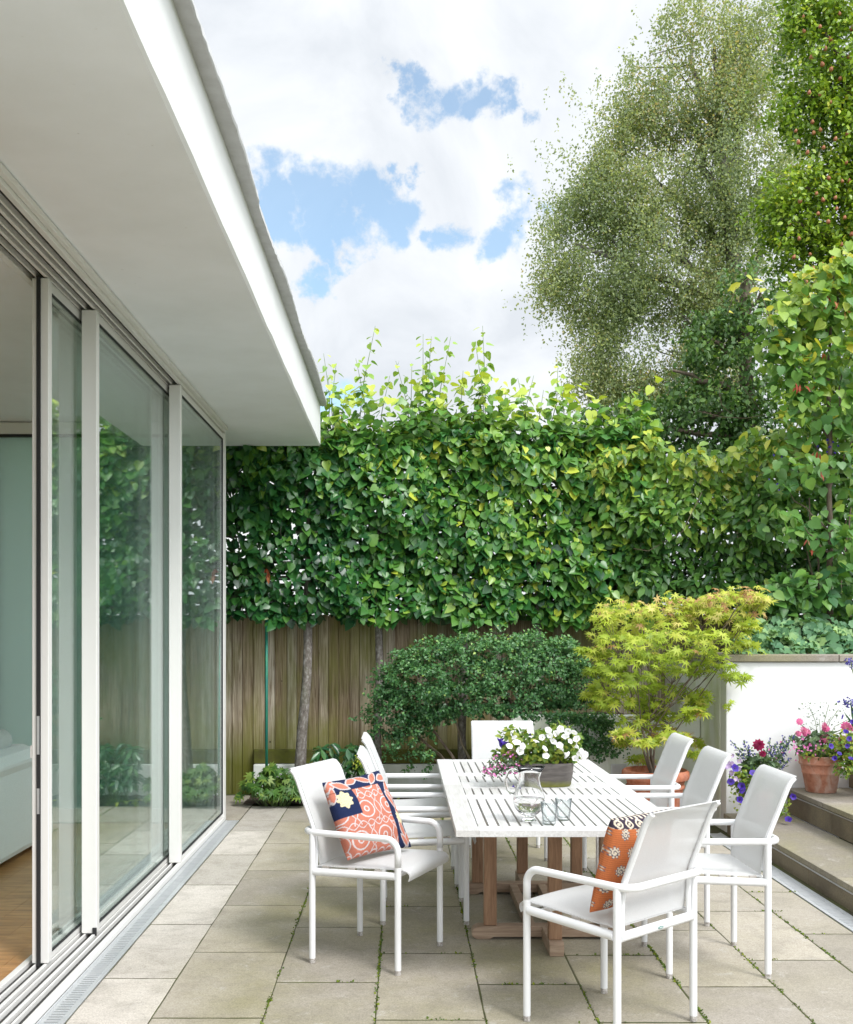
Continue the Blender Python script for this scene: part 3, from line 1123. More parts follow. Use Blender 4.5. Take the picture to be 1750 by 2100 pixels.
def sofa():
    t = thing('sofa', 'pale upholstered sofa standing inside behind the open glass door', 'sofa', (-3.1, 6.6, .022))
    b = MB(); b.box(-3.55, -2.62, 5.5, 7.95, .06, .74); o = b.build('base', M['fabric_sofa'], t, bevel=.05)
    b = MB(); b.box(-2.86, -2.60, 5.5, 7.70, .60, .80); b.build('backrest', M['fabric_sofa'], t, bevel=.09)
    b = MB(); b.box(-3.5, -2.585, 7.705, 7.99, .058, .72); b.build('arm', M['fabric_sofa'], t, bevel=.06)
    b = MB()
    b.tube([(-2.78, 5.7, .84), (-2.775, 6.2, .87), (-2.78, 6.8, .86), (-2.79, 7.45, .84)], [.09, .12, .12, .08], 14)
    b.build('throw_cushion', M['fabric_sofa'], t, smooth=True)
    for y in (5.6, 7.8):
        b = MB(); b.box(-2.75, -2.68, y, y + .06, .022, .06); b.build('leg', M['teak'], t)


sofa()


def drains():
    # by the glass doors
    t = thing('drain_channel', 'narrow metal drain grating along the glass doors on the left', 'drain', (-1.43, 6.5, 0), 'slot drains beside the paving')
    b = MB(); b.box(-1.492, -1.484, 2.5, 9.06, -.05, .003); b.box(-1.390, -1.381, 2.5, 9.06, -.05, .003)
    b.build('rim', M['zinc'], t)
    MB().box(-1.484, -1.390, 2.5, 9.06, -.05, -.030).build('channel', M['dark'], t)
    g = MB()
    g.box(-1.4835, -1.467, 2.5, 9.055, -.006, .001); g.box(-1.407, -1.3905, 2.5, 9.055, -.006, .001)
    y = 2.5
    while y < 9.05:
        g.box(-1.467, -1.407, y, y + .0195, -.006, .001)
        y += .030
    g.build('grate', M['zinc'], t)
    t = thing('drain_channel', 'narrow metal drain grating along the foot of the steps on the right', 'drain', (2.46, 6.5, 0), 'slot drains beside the paving')
    b = MB(); b.box(2.395, 2.403, 2.5, 8.5, -.05, .003); b.box(2.513, 2.521, 2.5, 8.5, -.05, .003)
    b.build('rim', M['zinc'], t)
    MB().box(2.403, 2.513, 2.5, 8.5, -.05, -.030).build('channel', M['dark'], t)
    g = MB()
    for (a, b_) in ((2.5, 3.98), (3.985, 5.38), (5.385, 6.68), (6.685, 8.49)):
        g.box(2.4035, 2.420, a, b_, -.006, .001); g.box(2.496, 2.5125, a, b_, -.006, .001)
        y = a
        while y < b_ - .02:
            g.box(2.420, 2.496, y, y + .0195, -.006, .001)
            y += .030
    g.build('grate', M['zinc'], t)


drains()


# ------------------------------------------------------------------ fence, walls, steps
def fence():
    t = thing('wooden_fence', 'weathered mossy vertical board fence with trellis on top behind the hedge', 'fence', (0, 10.6, 0))
    b = MB()
    x = -3.2
    while x < 8.6:
        w = random.uniform(.092, .122)
        y = 10.585 + random.uniform(-.004, .004)
        b.prism([(x, y), (x + w - .006, y - .014), (x + w - .006, y + .004), (x, y + .006)], 'z', -.02, 1.76 + random.uniform(-.008, .008), random.random())
        b.box(x - .03, x + .03, 10.600, 10.6125, -.02, 1.75, .1)
        x += w
    b.build('boards', M['fence'], t)
    for x in (-3.0, -1.5, .35, 2.2, 4.05, 5.9, 7.75):
        p = MB(); p.box(x - .05, x + .05, 10.62, 10.72, 0, 2.32, random.random()); p.build('post', M['fence'], t)
    r = MB(); r.box(-3.2, 8.6, 10.552, 10.62, 1.775, 1.80)
    r.build('capping_rail', M['trellis'], t)
    s = MB()
    z = 1.825
    while z < 2.32:
        s.box(-3.2, 8.6, 10.60, 10.62, z, z + .026, random.random()); z += .055
    x = -3.2
    while x < 8.6:
        s.box(x, x + .03, 10.6205, 10.64, 1.801, 2.32, random.random()); x += .46
    s.build('trellis', M['trellis'], t)
    g = MB(); g.box(-1.46, 8.5, 10.50, 10.56, .30, .44); g.build('gravel_board', M['mossy'], t, bevel=.008)


fence()


def walls():
    o = MB().box(-1.45, .93, 10.42, 10.50, -.05, .30).build('plinth_wall', M['render_old'], None, bevel=.006)
    tag(o, 'low white stained plinth wall at the foot of the fence', 'wall')
    t = thing('garden_wall', 'waist-high white retaining wall behind the terracotta maple pot', 'wall', (1.7, 9.36, 0))
    MB().box(.95, 2.575, 9.28, 9.44, -.05, .866).build('wall_body', M['render_old'], t, bevel=.006)
    v = MB(); v.box(1.80, 1.93, 9.268, 9.279, .36, .45); v.build('vent_frame', M['zinc'], t, bevel=.003)
    v = MB()
    for k in range(4): v.box(1.812, 1.918, 9.262, 9.2675, .372 + k * .018, .381 + k * .018)
    v.build('vent_slats', M['zinc'], t)
    t = thing('raised_bed_wall', 'tall white rendered raised bed wall with stone coping beside the steps', 'wall', (3.5, 8.7, 0))
    b = MB()
    b.box(2.582, 8.4, 8.56, 8.72, -.05, 1.352)
    b.build('front_wall', M['render'], t, bevel=.008)
    b = MB(); b.box(2.580, 2.74, 8.724, 10.55, -.05, 1.352); b.build('side_wall', M['render_stained'], t, bevel=.008)
    c = MB()
    x = 2.555
    while x < 8.4:
        w = .92
        c.box(x, x + w - .006, 8.53, 8.86, 1.355, 1.41, random.random()); x += w
    c.box(2.555, 2.86, 8.866, 10.5, 1.355, 1.41, .4)
    c.build('coping', M['slab_step'], t, bevel=.006)


walls()


def steps():
    t = thing('garden_steps', 'brown stone steps with shadow gaps climbing to the right beside the white wall', 'steps', (3, 6, 0))
    spec = [(2.558, 0.0, .148, 3.055), (3.055, .148, .352, 3.545), (3.545, .352, .56, 6.6)]
    for i, (x, z0, z1, xn) in enumerate(spec):
        r = MB()
        y = 8.552 if i else 8.50
        while y > -2:
            L = random.uniform(.85, .95)
            r.box(x + .012, x + .10, y - L + .003, y, z0 - .03 if i == 0 else z0 + .001, z1 - .058, random.random()); y -= L
        r.build('riser', M['riser'], t, bevel=.004)
        MB().box(x + .03, x + .08, -2, 8.55, z1 - .058, z1 - .040).build('shadow_gap', M['dark'], t)
        MB().box(x + .016, x + .020, -2, 8.50, z1 - .058, z1 - .049).build('metal_trim', M['zinc'], t)
        tr = MB()
        y = 8.553
        k = 0
        while y > -2:
            L = .905
            for (xa, xb) in ([(x, xn + .011)] if i < 2 else [(x, x + .5), (x + .504, x + 1.0), (x + 1.004, x + 1.6)]):
                tr.box(xa, xb, y - L + .004, y, z1 - .040, z1, random.random())
            y -= L if k else .62
            if k == 0: tr.v = tr.v
            k += 1
        # first slab of a run is shorter; rebuild cleanly
        tr = MB(); y = 8.553; first = True
        while y > -2:
            L = (.42, .75, .60)[i] if first else .905
            first = False
            for (xa, xb) in ([(x, xn + .011)] if i < 2 else [(x, x + .5), (x + .504, x + 1.0), (x + 1.004, x + 1.6)]):
                tr.box(xa, xb, y - L + .004, y, z1 - .040, z1 - random.uniform(0, .002), random.random())
            y -= L
        tr.build('tread', M['slab_step'], t, bevel=.005)


steps()


def stake():
    b = MB(); b.tube([at(547, 1600, 10.15) + Vector((0, 0, -.05)), at(547, 1262, 10.22)], .0135, 8)
    o = b.build('plant_stake', M['stake'], None, smooth=True)
    tag(o, 'thin teal green stake standing upright in front of the fence', 'plant stake')


stake()


def neighbour():
    t = thing('neighbour_house', 'white gabled house roofline just showing beyond the hedge', 'house', (-5, 22, 0))
    def X(u): return (u - CU) * 21 / F
    zr = H + (CV - 888) * 21 / F
    xr = X(692)
    b = MB()
    b.prism([(-9, 0), (xr - .1, 0), (xr - .1, zr - .05), (-4.5, zr + 3.2), (-9, zr - .05)], 'y', 21, 28)
    b.build('wall', M['render'], t)
    b = MB()
    b.prism([(xr, zr), (xr - .02, zr - .12), (-4.5, zr + 3.22), (-4.5, zr + 3.40)], 'y', 20.8, 28.2)
    b.prism([(-9.3, zr - .1), (-4.503, zr + 3.40), (-4.503, zr + 3.22), (-9.3, zr - .24)], 'y', 20.8, 28.2)
    b.build('roof', M['frame'], t)


neighbour()


# ------------------------------------------------------------------ trees and planting
def branchy(mb, p0, p1, r0, r1, n=6, wob=.03, seg=8):
    p0, p1 = Vector(p0), Vector(p1)
    pts, rs = [], []
    for i in range(n + 1):
        t = i / n
        p = p0.lerp(p1, t)
        if 0 < i < n: p += Vector((random.uniform(-wob, wob), random.uniform(-wob, wob), random.uniform(-wob, wob) * .5))
        pts.append(p); rs.append(r0 + (r1 - r0) * t)
    mb.tube(pts, rs, seg)
    return pts


def undulate(x, z):
    return .045 * np.sin(x * 5.1 + 1.3 * np.sin(z * 3.7)) + .04 * np.sin(z * 6.3 + x * 2.2) + .03 * np.sin(x * 13 + z * 9)


def lime_row():
    specs = [(-1.95, None, 0), (-1.20, 615, 1), (-.42, 775, 2), (.38, 950, 3), (1.12, 1120, 4), (1.86, 1300, 5)]
    labels = ['leftmost lime of the hedge row, showing beside the glass door corner post',
              'second pleached lime from the left with a grey leaning trunk by the teal stake',
              'pleached lime whose slim trunk rises just left of the rounded dark shrub',
              'pleached lime with its trunk half hidden behind the rounded dark shrub',
              'pleached lime filling the hedge above the right half of the dark shrub',
              'last pleached lime on the right with its foliage running into the climbers']
    trunkx = [-1.98, -.95, -.235, .575, 1.30, 2.0]
    ranges = [(-2.7, -1.38), (-1.38, -.60), (-.60, .20), (.20, .95), (.95, 1.62), (1.62, 2.35)]
    shoots = {0: [], 1: [(690, 745), (672, 770), (710, 800), (664, 725)], 2: [(770, 668), (730, 735), (812, 740), (845, 745), (800, 770)],
              3: [(885, 690), (868, 685), (925, 690), (990, 668), (975, 700), (950, 760), (1000, 745)],
              4: [(1062, 775), (1095, 770), (1145, 740), (1150, 770), (1040, 800), (1115, 800)], 5: [(1215, 850), (1290, 805), (1250, 850), (1305, 830)]}
    for k in range(6):
        xa, xb = ranges[k]
        tx = trunkx[k]
        t = thing('pleached_lime', labels[k], 'tree', (tx, 10.30, 0), 'pleached limes along the fence')
        mb = MB()
        if k == 1:
            pts = [at(615, 1595, 10.22) + Vector((-.005, 0, -.06)), at(620, 1500, 10.22), at(629, 1400, 10.24), at(632, 1330, 10.26), at(631, 1262, 10.3), at(632, 1180, 10.33), at(634, 1000, 10.36)]
            mb.tube(pts, [.058, .050, .045, .043, .043, .036, .02], 14)
        else:
            pts = [(tx + random.uniform(-.02, .02), 10.27, -.05), (tx - .01, 10.28, .6), (tx + .015, 10.29, 1.2), (tx, 10.32, 1.8), (tx + .01, 10.36, 3.0)]
            mb.tube(pts, [.048, .040, .037, .034, .018], 12)
        for z in (1.82, 2.15, 2.55, 2.95, 3.25):
            for s in (-1, 1):
                L = (xb - tx if s > 0 else tx - xa) + .1
                branchy(mb, (tx, 10.33, z), (tx + s * L, 10.33 + random.uniform(-.05, .05), z + random.uniform(-.08, .10)), .017, .007, 6, .03, 6)
        # clipped stubs and twigs
        for q in range(26):
            x = random.uniform(xa, xb); z = random.uniform(1.8, 3.3)
            branchy(mb, (x, 10.33, z), (x + random.uniform(-.12, .12), 10.12 + random.uniform(-.03, .1), z + random.uniform(0, .2)), .006, .003, 3, .015, 5)
        autosmooth(mb.build('trunk', M['bark_lime'], t))
        # ---- foliage
        P, Nn, Tt, Sz, R = [], [], [], [], []
        wdt = xb - xa
        n = int(1950 * wdt)
        x = RNG.uniform(xa - .08, xb + .08, n)
        z = RNG.uniform(1.66, 3.50, n)
        zl = 1.70 + .07 * np.sin(x * 7) + .05 * np.sin(x * 17 + 1)
        # thinner on the left where the trellis shows
        thin = np.ones(n)
        thin = np.where((x < -.85) & (z < 2.62) & (z > 1.95), .50, thin)
        thin = np.where((x < -1.1) & (z < 1.98), .55, thin)
        topz = 3.40 + .06 * np.sin(x * 3.3) + .05 * np.sin(x * 9.1)
        keep = (z > zl) & (z < topz) & (RNG.random(n) < thin)
        x, z = x[keep], z[keep]; n = len(x)
        dep = RNG.exponential(.075, n)
        y = 10.07 + undulate(x, z) + np.minimum(dep, .38)
        P.append(np.stack([x, y, z], 1))
        Nn.append(np.array([.08, -.80, .62]) + rv(n, .52) * np.array([1.0, .6, .8]))
        Tt.append(np.array([0, -.35, -1.0]) + rv(n, .62))
        Sz.append(np.clip(RNG.lognormal(math.log(.078), .22, n), .04, .125))
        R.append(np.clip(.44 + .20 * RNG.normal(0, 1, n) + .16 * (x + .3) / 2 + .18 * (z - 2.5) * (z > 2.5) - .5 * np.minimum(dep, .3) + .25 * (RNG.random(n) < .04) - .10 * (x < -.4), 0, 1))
        # back and inside
        n2 = int(1700 * wdt)
        x = RNG.uniform(xa - .08, xb + .08, n2); z = RNG.uniform(1.72, 3.42, n2)
        if k < 2:
            ok = (RNG.random(n2) < .62) | (z > 2.7); x, z = x[ok], z[ok]; n2 = len(x)
        P.append(np.stack([x, RNG.uniform(10.30, 10.62, n2), z], 1))
        Nn.append(np.array([0, .3, .6]) + rv(n2, .6)); Tt.append(np.array([0, .2, -1]) + rv(n2, .5))
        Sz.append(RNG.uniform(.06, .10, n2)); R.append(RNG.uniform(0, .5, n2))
        # the bushy top
        n3 = int(900 * wdt)
        x = RNG.uniform(xa - .08, xb + .08, n3)
        hz = RNG.exponential(.15 if k in (2, 3, 4) else .11, n3)
        z = 3.36 + .06 * np.sin(x * 3.3) + np.minimum(hz, .60)
        low = XF + .06
        y = RNG.uniform(10.08, 10.6, n3)
        y = np.where(x < XF + .1, np.maximum(y, 10.12), y)
        P.append(np.stack([x, y, z], 1))
        Nn.append(np.array([.05, -.25, .9]) + rv(n3, .5)); Tt.append(np.array([0, -.5, -.6]) + rv(n3, .6))
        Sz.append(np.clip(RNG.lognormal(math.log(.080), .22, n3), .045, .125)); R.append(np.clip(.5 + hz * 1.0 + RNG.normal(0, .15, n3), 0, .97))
        # leafy shoots reaching above
        st = MB()
        for (u, v) in shoots[k]:
            tip = at(u, v, 10.3 + random.uniform(-.12, .12))
            base = Vector((tip.x + random.uniform(-.22, .22) * (1 if u > 700 else -.2), 10.3, 3.3))
            bow = Vector((random.uniform(-.06, .06), 0, 0))
            mid = base.lerp(tip, .55) + bow
            L = (tip - base).length
            m = max(6, int(L / .040))
            for j in range(m):
                s = (j + .5) / m
                q = (base.lerp(mid, s / .55) if s < .55 else mid.lerp(tip, (s - .55) / .45))
                a = j * 2.4 + random.random()
                off = Vector((math.cos(a), math.sin(a), .1)) * .035
                P.append(np.array([q + off]))
                Nn.append(np.array([[math.cos(a) * .45, math.sin(a) * .45 - .35, .65]]) + rv(1, .3))
                Tt.append(np.array([[math.cos(a), math.sin(a), -.55]]) + rv(1, .2))
                Sz.append(np.array([random.uniform(.06, .115) * (1 - .40 * s ** 3)])); R.append(np.array([min(1, .62 + .28 * s + random.uniform(-.12, .12))]))
            st.tube([base, mid, tip], [.006, .004, .002], 6)
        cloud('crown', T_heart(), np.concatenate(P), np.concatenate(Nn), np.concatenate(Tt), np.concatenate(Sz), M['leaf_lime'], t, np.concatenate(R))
        if shoots[k]:
            st.build('shoots', M['stem_green'], t, smooth=True)
        if k == 1:
            c = at(545, 1175, 10.05)
            n = 7
            each('dead_leaf', T_ellip(.16), np.array(c) + rv(n, .03) * np.array([.6, .3, 1.4]), rv(n, 1) + np.array([0, -1, 0]), np.array([[0, 0, -1.0]] * n) + rv(n, .2), RNG.uniform(.07, .11, n), M['dead'], t)


lime_row()


def sample_blobs(blobs, n, Yc, thick, shell=.0):
    """random points in ellipsoids given as (u, v, ru, rv, weight); thick scales the depth"""
    w = np.array([b[4] if len(b) > 4 else b[2] * b[3] for b in blobs], float); w /= w.sum()
    idx = RNG.choice(len(blobs), n, p=w)
    B = np.array([b[:4] for b in blobs], float)[idx]
    d = RNG.normal(0, 1, (n, 3)); d /= np.linalg.norm(d, axis=1, keepdims=True)
    r = RNG.random(n) ** (1 / 3)
    r = shell + (1 - shell) * r
    d = d * r[:, None]
    s = Yc / F
    X = (B[:, 0] + d[:, 0] * B[:, 2] - CU) * s
    Z = H + (CV - (B[:, 1] - d[:, 2] * B[:, 3])) * s
    Y = Yc + d[:, 1] * (B[:, 2] + B[:, 3]) / 2 * s * thick
    return np.stack([X, Y, Z], 1), d


def twig_leaves(tw, hang, per, L, spread):
    """leaves strung along short twigs that start at tw and run along hang"""
    n = len(tw)
    t = RNG.random((n, per, 1))
    P = tw[:, None, :] + hang[:, None, :] * (t * L) + RNG.normal(0, spread, (n, per, 3))
    return P.reshape(-1, 3)


def birch():
    t = thing('birch_tree', 'tall pale birch with fine drooping olive foliage beyond the hedge', 'tree', (7.6, 24, 0))
    s = 24 / F
    blobs = [(1440, 330, 190, 210), (1310, 500, 175, 190), (1445, 110, 115, 150), (1240, 400, 120, 120), (1290, 700, 120, 115), (1180, 480, 85, 110),
             (1500, 520, 130, 170), (1570, 250, 120, 260), (1250, 590, 130, 100), (1330, 270, 110, 100), (1230, 810, 75, 60), (1340, 190, 90, 95), (1200, 330, 70, 60),
             (1370, 820, 110, 80), (1150, 570, 60, 70), (1580, 70, 110, 120), (1420, 740, 110, 90), (1300, 850, 110, 60), (1210, 720, 60, 80), (1400, 620, 120, 100)]
    tw, d = sample_blobs(blobs, 11500, 24, .8, .10)
    gap = (np.sin(tw[:, 0] * 2.9 + 1.2 * np.sin(tw[:, 2] * 1.7)) + np.sin(tw[:, 2] * 3.3 + tw[:, 1] * 1.4) + .8 * np.sin(tw[:, 0] * 6.1 - tw[:, 2] * 4.7))
    tw = tw[gap > RNG.normal(-.42, .42, len(tw))]
    hang = np.stack([RNG.normal(0, .35, len(tw)), RNG.normal(0, .35, len(tw)), RNG.uniform(-1.0, -.35, len(tw))], 1)
    P = twig_leaves(tw, hang, 20, .75, .09)
    # thin sprays at the outline
    edge = [(1100, 320), (1130, 300), (1110, 400), (1090, 440), (1095, 520), (1180, 180), (1150, 225), (1240, 150), (1290, 110), (1330, 60), (1215, 205), (1340, 20), (1420, -10), (1500, -10), (1130, 640), (1170, 700), (1120, 590), (1190, 720), (1215, 745)]
    ex = []
    for (u, v) in edge:
        c = np.array(at(u, v, 24 + random.uniform(-1, 1)))
        for q in range(4):
            b0 = c + rv(1, .22)[0]
            k = 13
            tt = np.linspace(0, 1, k)[:, None]
            ex.append(b0 + tt * np.array([RNG.uniform(-.15, .5), RNG.normal(0, .2), RNG.uniform(-.75, -.3)]) + rv(k, .035))
    P = np.concatenate([P] + ex)
    n = len(P)
    rnd = np.clip(.5 + RNG.normal(0, .22, n) + .06 * np.sin(P[:, 0] * 1.7 + P[:, 2]) * 2, 0, 1)
    brown = (np.sin(P[:, 0] * 1.1 + 1) + np.sin(P[:, 2] * .9 + 2) > 1.2) & (RNG.random(n) < .14)
    rnd = np.where(brown, 1.0, rnd)
    cloud('crown', T_small(.36), P, rv(n, 1) + np.array([0, -.5, .6]), rv(n, .6) + np.array([0, 0, -1]), RNG.uniform(.048, .085, n), M['leaf_birch'], t, rnd)
    mb = MB()
    tr = [(7.9, 24, -.1), (7.8, 24, 3), at(1535, 900, 24), at(1520, 700, 24), at(1500, 500, 24), at(1480, 300, 24), at(1465, 100, 24)]
    mb.tube(tr, [.30, .27, .24, .20, .15, .09, .04], 10)
    ends = [((1525, 800), (1380, 720)), ((1520, 740), (1420, 690)), ((1522, 690), (1300, 560)), ((1510, 600), (1230, 420)), ((1500, 520), (1330, 350)), ((1495, 450), (1390, 200)),
            ((1480, 330), (1400, 60)), ((1515, 620), (1600, 400)), ((1490, 380), (1560, 120)), ((1530, 830), (1300, 800)), ((1515, 640), (1180, 500)), ((1470, 200), (1520, 20))]
    for (a, b) in ends:
        p1 = at(*b, 24 + random.uniform(-1.5, 1.5))
        pts = branchy(mb, at(*a, 24), p1, .11, .03, 7, .10, 6)
        for q in range(5):
            st = pts[2 + q % 5]
            branchy(mb, st, st + Vector((random.uniform(-1.2, .8), random.uniform(-.6, .6), random.uniform(-.2, 1.3))), .025, .008, 4, .06, 5)
    autosmooth(mb.build('trunk', M['bark_birch'], t))


birch()


def ivy_tree():
    t = thing('ivy_clad_tree', 'dark evergreen tree mass clothed in ivy below the birch', 'tree', (5.6, 17.5, 0))
    blobs = [(1500, 760, 80, 140), (1440, 850, 120, 90), (1350, 860, 90, 70), (1240, 880, 90, 55), (1540, 640, 60, 110), (1460, 700, 60, 70), (1560, 850, 80, 100), (1480, 980, 170, 90), (1300, 970, 150, 70)]
    tw, d = sample_blobs(blobs, 1000, 17.5, .8, .2)
    hang = np.stack([RNG.normal(0, .5, len(tw)), RNG.normal(0, .5, len(tw)), RNG.uniform(-.8, .2, len(tw))], 1)
    P = twig_leaves(tw, hang, 16, .35, .06); n = len(P)
    rnd = np.clip(RNG.beta(1.3, 2.6, n) + .3 * (P[:, 2] > 5.2) * RNG.random(n), 0, 1)
    cloud('crown', T_ellip(.3), P, rv(n, .8) + np.array([0, -.6, .6]), rv(n, .6) + np.array([0, 0, -1]), RNG.uniform(.06, .11, n), M['leaf_dark'], t, rnd)
    mb = MB()
    branchy(mb, (5.6, 17.5, -.1), at(1530, 560, 17.5), .22, .08, 8, .06, 10)
    for (a, b) in (((1510, 730), (1440, 690)), ((1500, 800), (1380, 760)), ((1510, 850), (1420, 850)), ((1500, 900), (1280, 870)), ((1520, 690), (1560, 600))):
        branchy(mb, at(*a, 17.5), at(*b, 17.3), .06, .02, 6, .06, 7)
    autosmooth(mb.build('trunk', M['bark_brown'], t))


ivy_tree()


def pear_mesh():
    mb = MB()
    mb.lathe([(.001, -.040), (.018, -.037), (.029, -.022), (.032, -.005), (.027, .012), (.017, .028), (.011, .038), (.004, .043), (.001, .043)], seg=12)
    return mb


def pear():
    t = thing('pear_tree', 'fruiting pear tree with glossy leaves and small russet pears', 'tree', (6.4, 14, 0))
    blobs = [(1680, 120, 95, 140), (1760, 60, 130, 130), (1690, 240, 110, 90), (1780, 250, 130, 130), (1650, 420, 105, 90), (1740, 420, 120, 110), (1640, 510, 85, 55),
             (1720, 560, 110, 90), (1600, 440, 55, 55), (1830, 520, 130, 150), (1720, 700, 100, 100), (1850, 330, 150, 200), (1670, 20, 60, 70), (1690, 800, 80, 80)]
    tw, d = sample_blobs(blobs, 2600, 14, .75, .30)
    hang = rv(len(tw), .6) + np.array([0, -.1, .1])
    P = twig_leaves(tw, hang, 18, .22, .045); n = len(P)
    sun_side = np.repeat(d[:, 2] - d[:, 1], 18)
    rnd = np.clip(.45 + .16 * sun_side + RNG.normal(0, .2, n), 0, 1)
    cloud('crown', T_ellip(.27), P, rv(n, .7) + np.array([0, -.55, .7]), rv(n, .7) + np.array([0, -.2, -.5]), RNG.uniform(.05, .085, n), M['leaf_pear'], t, rnd)
    mb = MB()
    tr = [(6.4, 14, -.1), (6.35, 14, 3), at(1790, 560, 14), at(1770, 300, 14), at(1760, 60, 14), at(1755, -120, 14)]
    mb.tube(tr, [.16, .14, .12, .09, .06, .03], 10)
    for (a, b) in (((1785, 520), (1600, 450)), ((1780, 420), (1640, 380)), ((1770, 300), (1660, 180)), ((1770, 250), (1690, 60)), ((1788, 560), (1700, 620)), ((1765, 150), (1830, 20))):
        branchy(mb, at(*a, 14), at(*b, 13.8), .05, .015, 6, .06, 7)
    autosmooth(mb.build('trunk', M['bark_brown'], t))
    m, nt, b = newmat('russet_pear')
    n_ = nz(nt, 30, 3, .6, objco(nt))
    nt.links.new(ramp(nt, [(.35, (.26, .055, .035)), (.65, (.34, .16, .05))], n_), b.inputs['Base Color'])
    b.inputs['Roughness'].default_value = .5
    base = pear_mesh().build('pear', m, None, smooth=True); base.parent = t
    spots = [(1648, 34), (1652, 62), (1690, 102), (1702, 78), (1739, 115), (1688, 130), (1707, 140), (1722, 158), (1660, 190), (1684, 195), (1700, 210), (1758, 200), (1668, 250), (1682, 268),
             (1690, 300), (1715, 285), (1655, 315), (1738, 272), (1702, 365), (1740, 372), (1712, 405), (1726, 372), (1640, 410), (1672, 398), (1690, 408), (1716, 430), (1730, 445), (1755, 440),
             (1617, 460), (1637, 490), (1662, 520), (1690, 545), (1710, 530), (1680, 440), (1700, 455), (1745, 480), (1650, 560), (1668, 548), (1630, 525), (1655, 580), (1700, 590), (1725, 500),
             (1640, 290), (1630, 270), (1665, 120), (1680, 55), (1745, 60), (1720, 30), (1735, 330), (1755, 300), (1760, 540), (1705, 620), (1720, 660), (1690, 690), (1735, 700), (1670, 270)]
    for i, (u, v) in enumerate(spots[::1][:58]):
        o = base if i == 0 else base.copy()
        if i: COL.objects.link(o); o.parent = t
        p = at(u + random.uniform(-3, 3), v + random.uniform(-3, 3), 13.42 + random.uniform(-.1, .2)) - Vector(t.location)
        # keep the fruit on the near face of the crown
        o.location = p
        o.rotation_euler = (random.uniform(-.4, .4), random.uniform(-.4, .4), random.uniform(0, 6))
        k = random.uniform(.60, .88); o.scale = (k, k, k)


pear()


def climbers():
    t = thing('climbing_vine', 'leafy mixed climber covering the fence between limes and small tree', 'climber', (2.9, 10.2, 1.3))
    P, Nn, Tt, Sz, R = [], [], [], [], []
    n = 7600
    u = RNG.uniform(1185, 1790, n); v = RNG.uniform(830, 1330, n)
    top = np.interp(u, [1185, 1260, 1330, 1420, 1480, 1540, 1600, 1660, 1790], [1010, 905, 890, 935, 930, 880, 850, 830, 800])
    top = top + 14 * np.sin(u * .06) + 10 * np.sin(u * .021)
    bot = np.interp(u, [1185, 1300, 1400, 1500, 1560, 1790], [1240, 1230, 1225, 1240, 1330, 1330])
    left = np.interp(v, [830, 950, 1100, 1250], [1240, 1215, 1260, 1330])
    keep = (v > top) & (v < bot) & (u > left)
    dark = (u > 1490) & (v > 1190)
    keep &= ~(dark & (RNG.random(n) < .55))
    u, v, top = u[keep], v[keep], top[keep]; n = len(u)
    dep = RNG.exponential(.09, n)
    Y = 9.96 + .10 * np.sin(u * .031 + v * .012) + .07 * np.sin(v * .04) + np.minimum(dep, .4)
    s = Y / F
    P = np.stack([(u - CU) * s, Y, H + (CV - v) * s], 1)
    Nn = np.array([-.15, -.7, .7]) + rv(n, .5); Tt = np.array([-.2, -.4, -.8]) + rv(n, .6)
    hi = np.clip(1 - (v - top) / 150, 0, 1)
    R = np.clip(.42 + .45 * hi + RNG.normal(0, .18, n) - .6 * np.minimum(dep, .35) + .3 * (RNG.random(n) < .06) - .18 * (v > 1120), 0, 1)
    # the shaded depth of the tangle, closing the view to the fence
    nb = 3000
    xb = RNG.uniform(1.75, 5.2, nb); zb = RNG.uniform(1.75, 3.35, nb)
    P = np.concatenate([P, np.stack([xb, RNG.uniform(10.30, 10.58, nb), zb], 1)])
    Nn = np.concatenate([Nn, rv(nb, .6) + np.array([0, -.5, .6])]); Tt = np.concatenate([Tt, rv(nb, .6) + np.array([0, 0, -.8])])
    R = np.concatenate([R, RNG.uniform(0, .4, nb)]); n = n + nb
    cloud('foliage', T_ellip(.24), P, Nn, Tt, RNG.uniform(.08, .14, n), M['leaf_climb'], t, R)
    mb = MB()
    for (x0, x1) in ((2.4, 2.2), (2.7, 2.9), (3.0, 3.3), (3.4, 3.2), (4.0, 4.3), (2.2, 1.9)):
        branchy(mb, (x0, 10.3, .8 if x0 < 2.56 else 1.3), (x1, 10.25, 3.0), .012, .006, 8, .05, 6)
    # long waving tendrils
    for pts in ([(1500, 850), (1480, 830), (1475, 800), (1490, 770), (1520, 790), (1560, 840)], [(1570, 850), (1530, 858), (1480, 855), (1440, 845)], [(1440, 1010), (1400, 1090), (1330, 1130), (1300, 1125)]):
        mb.tube([at(a, b, 9.85) for a, b in pts], .0035, 5)
    mb.build('stems', M['twig'], t, smooth=True)
    n = 15
    uv = [(1590, 985), (1600, 1000), (1690, 920), (1700, 905), (1710, 915), (1695, 935), (1570, 990), (1600, 930), (1720, 920)]
    idx = RNG.integers(0, len(uv), n)
    P = np.array([at(uv[i][0] + random.uniform(-14, 14), uv[i][1] + random.uniform(-9, 9), 9.50) for i in idx])
    each('flower', T_flower(4, .1, .6), P, rv(n, .4) + np.array([0, -1, .2]), rv(n, 1), RNG.uniform(.022, .036, n), M['petal_purple'], t)


climbers()


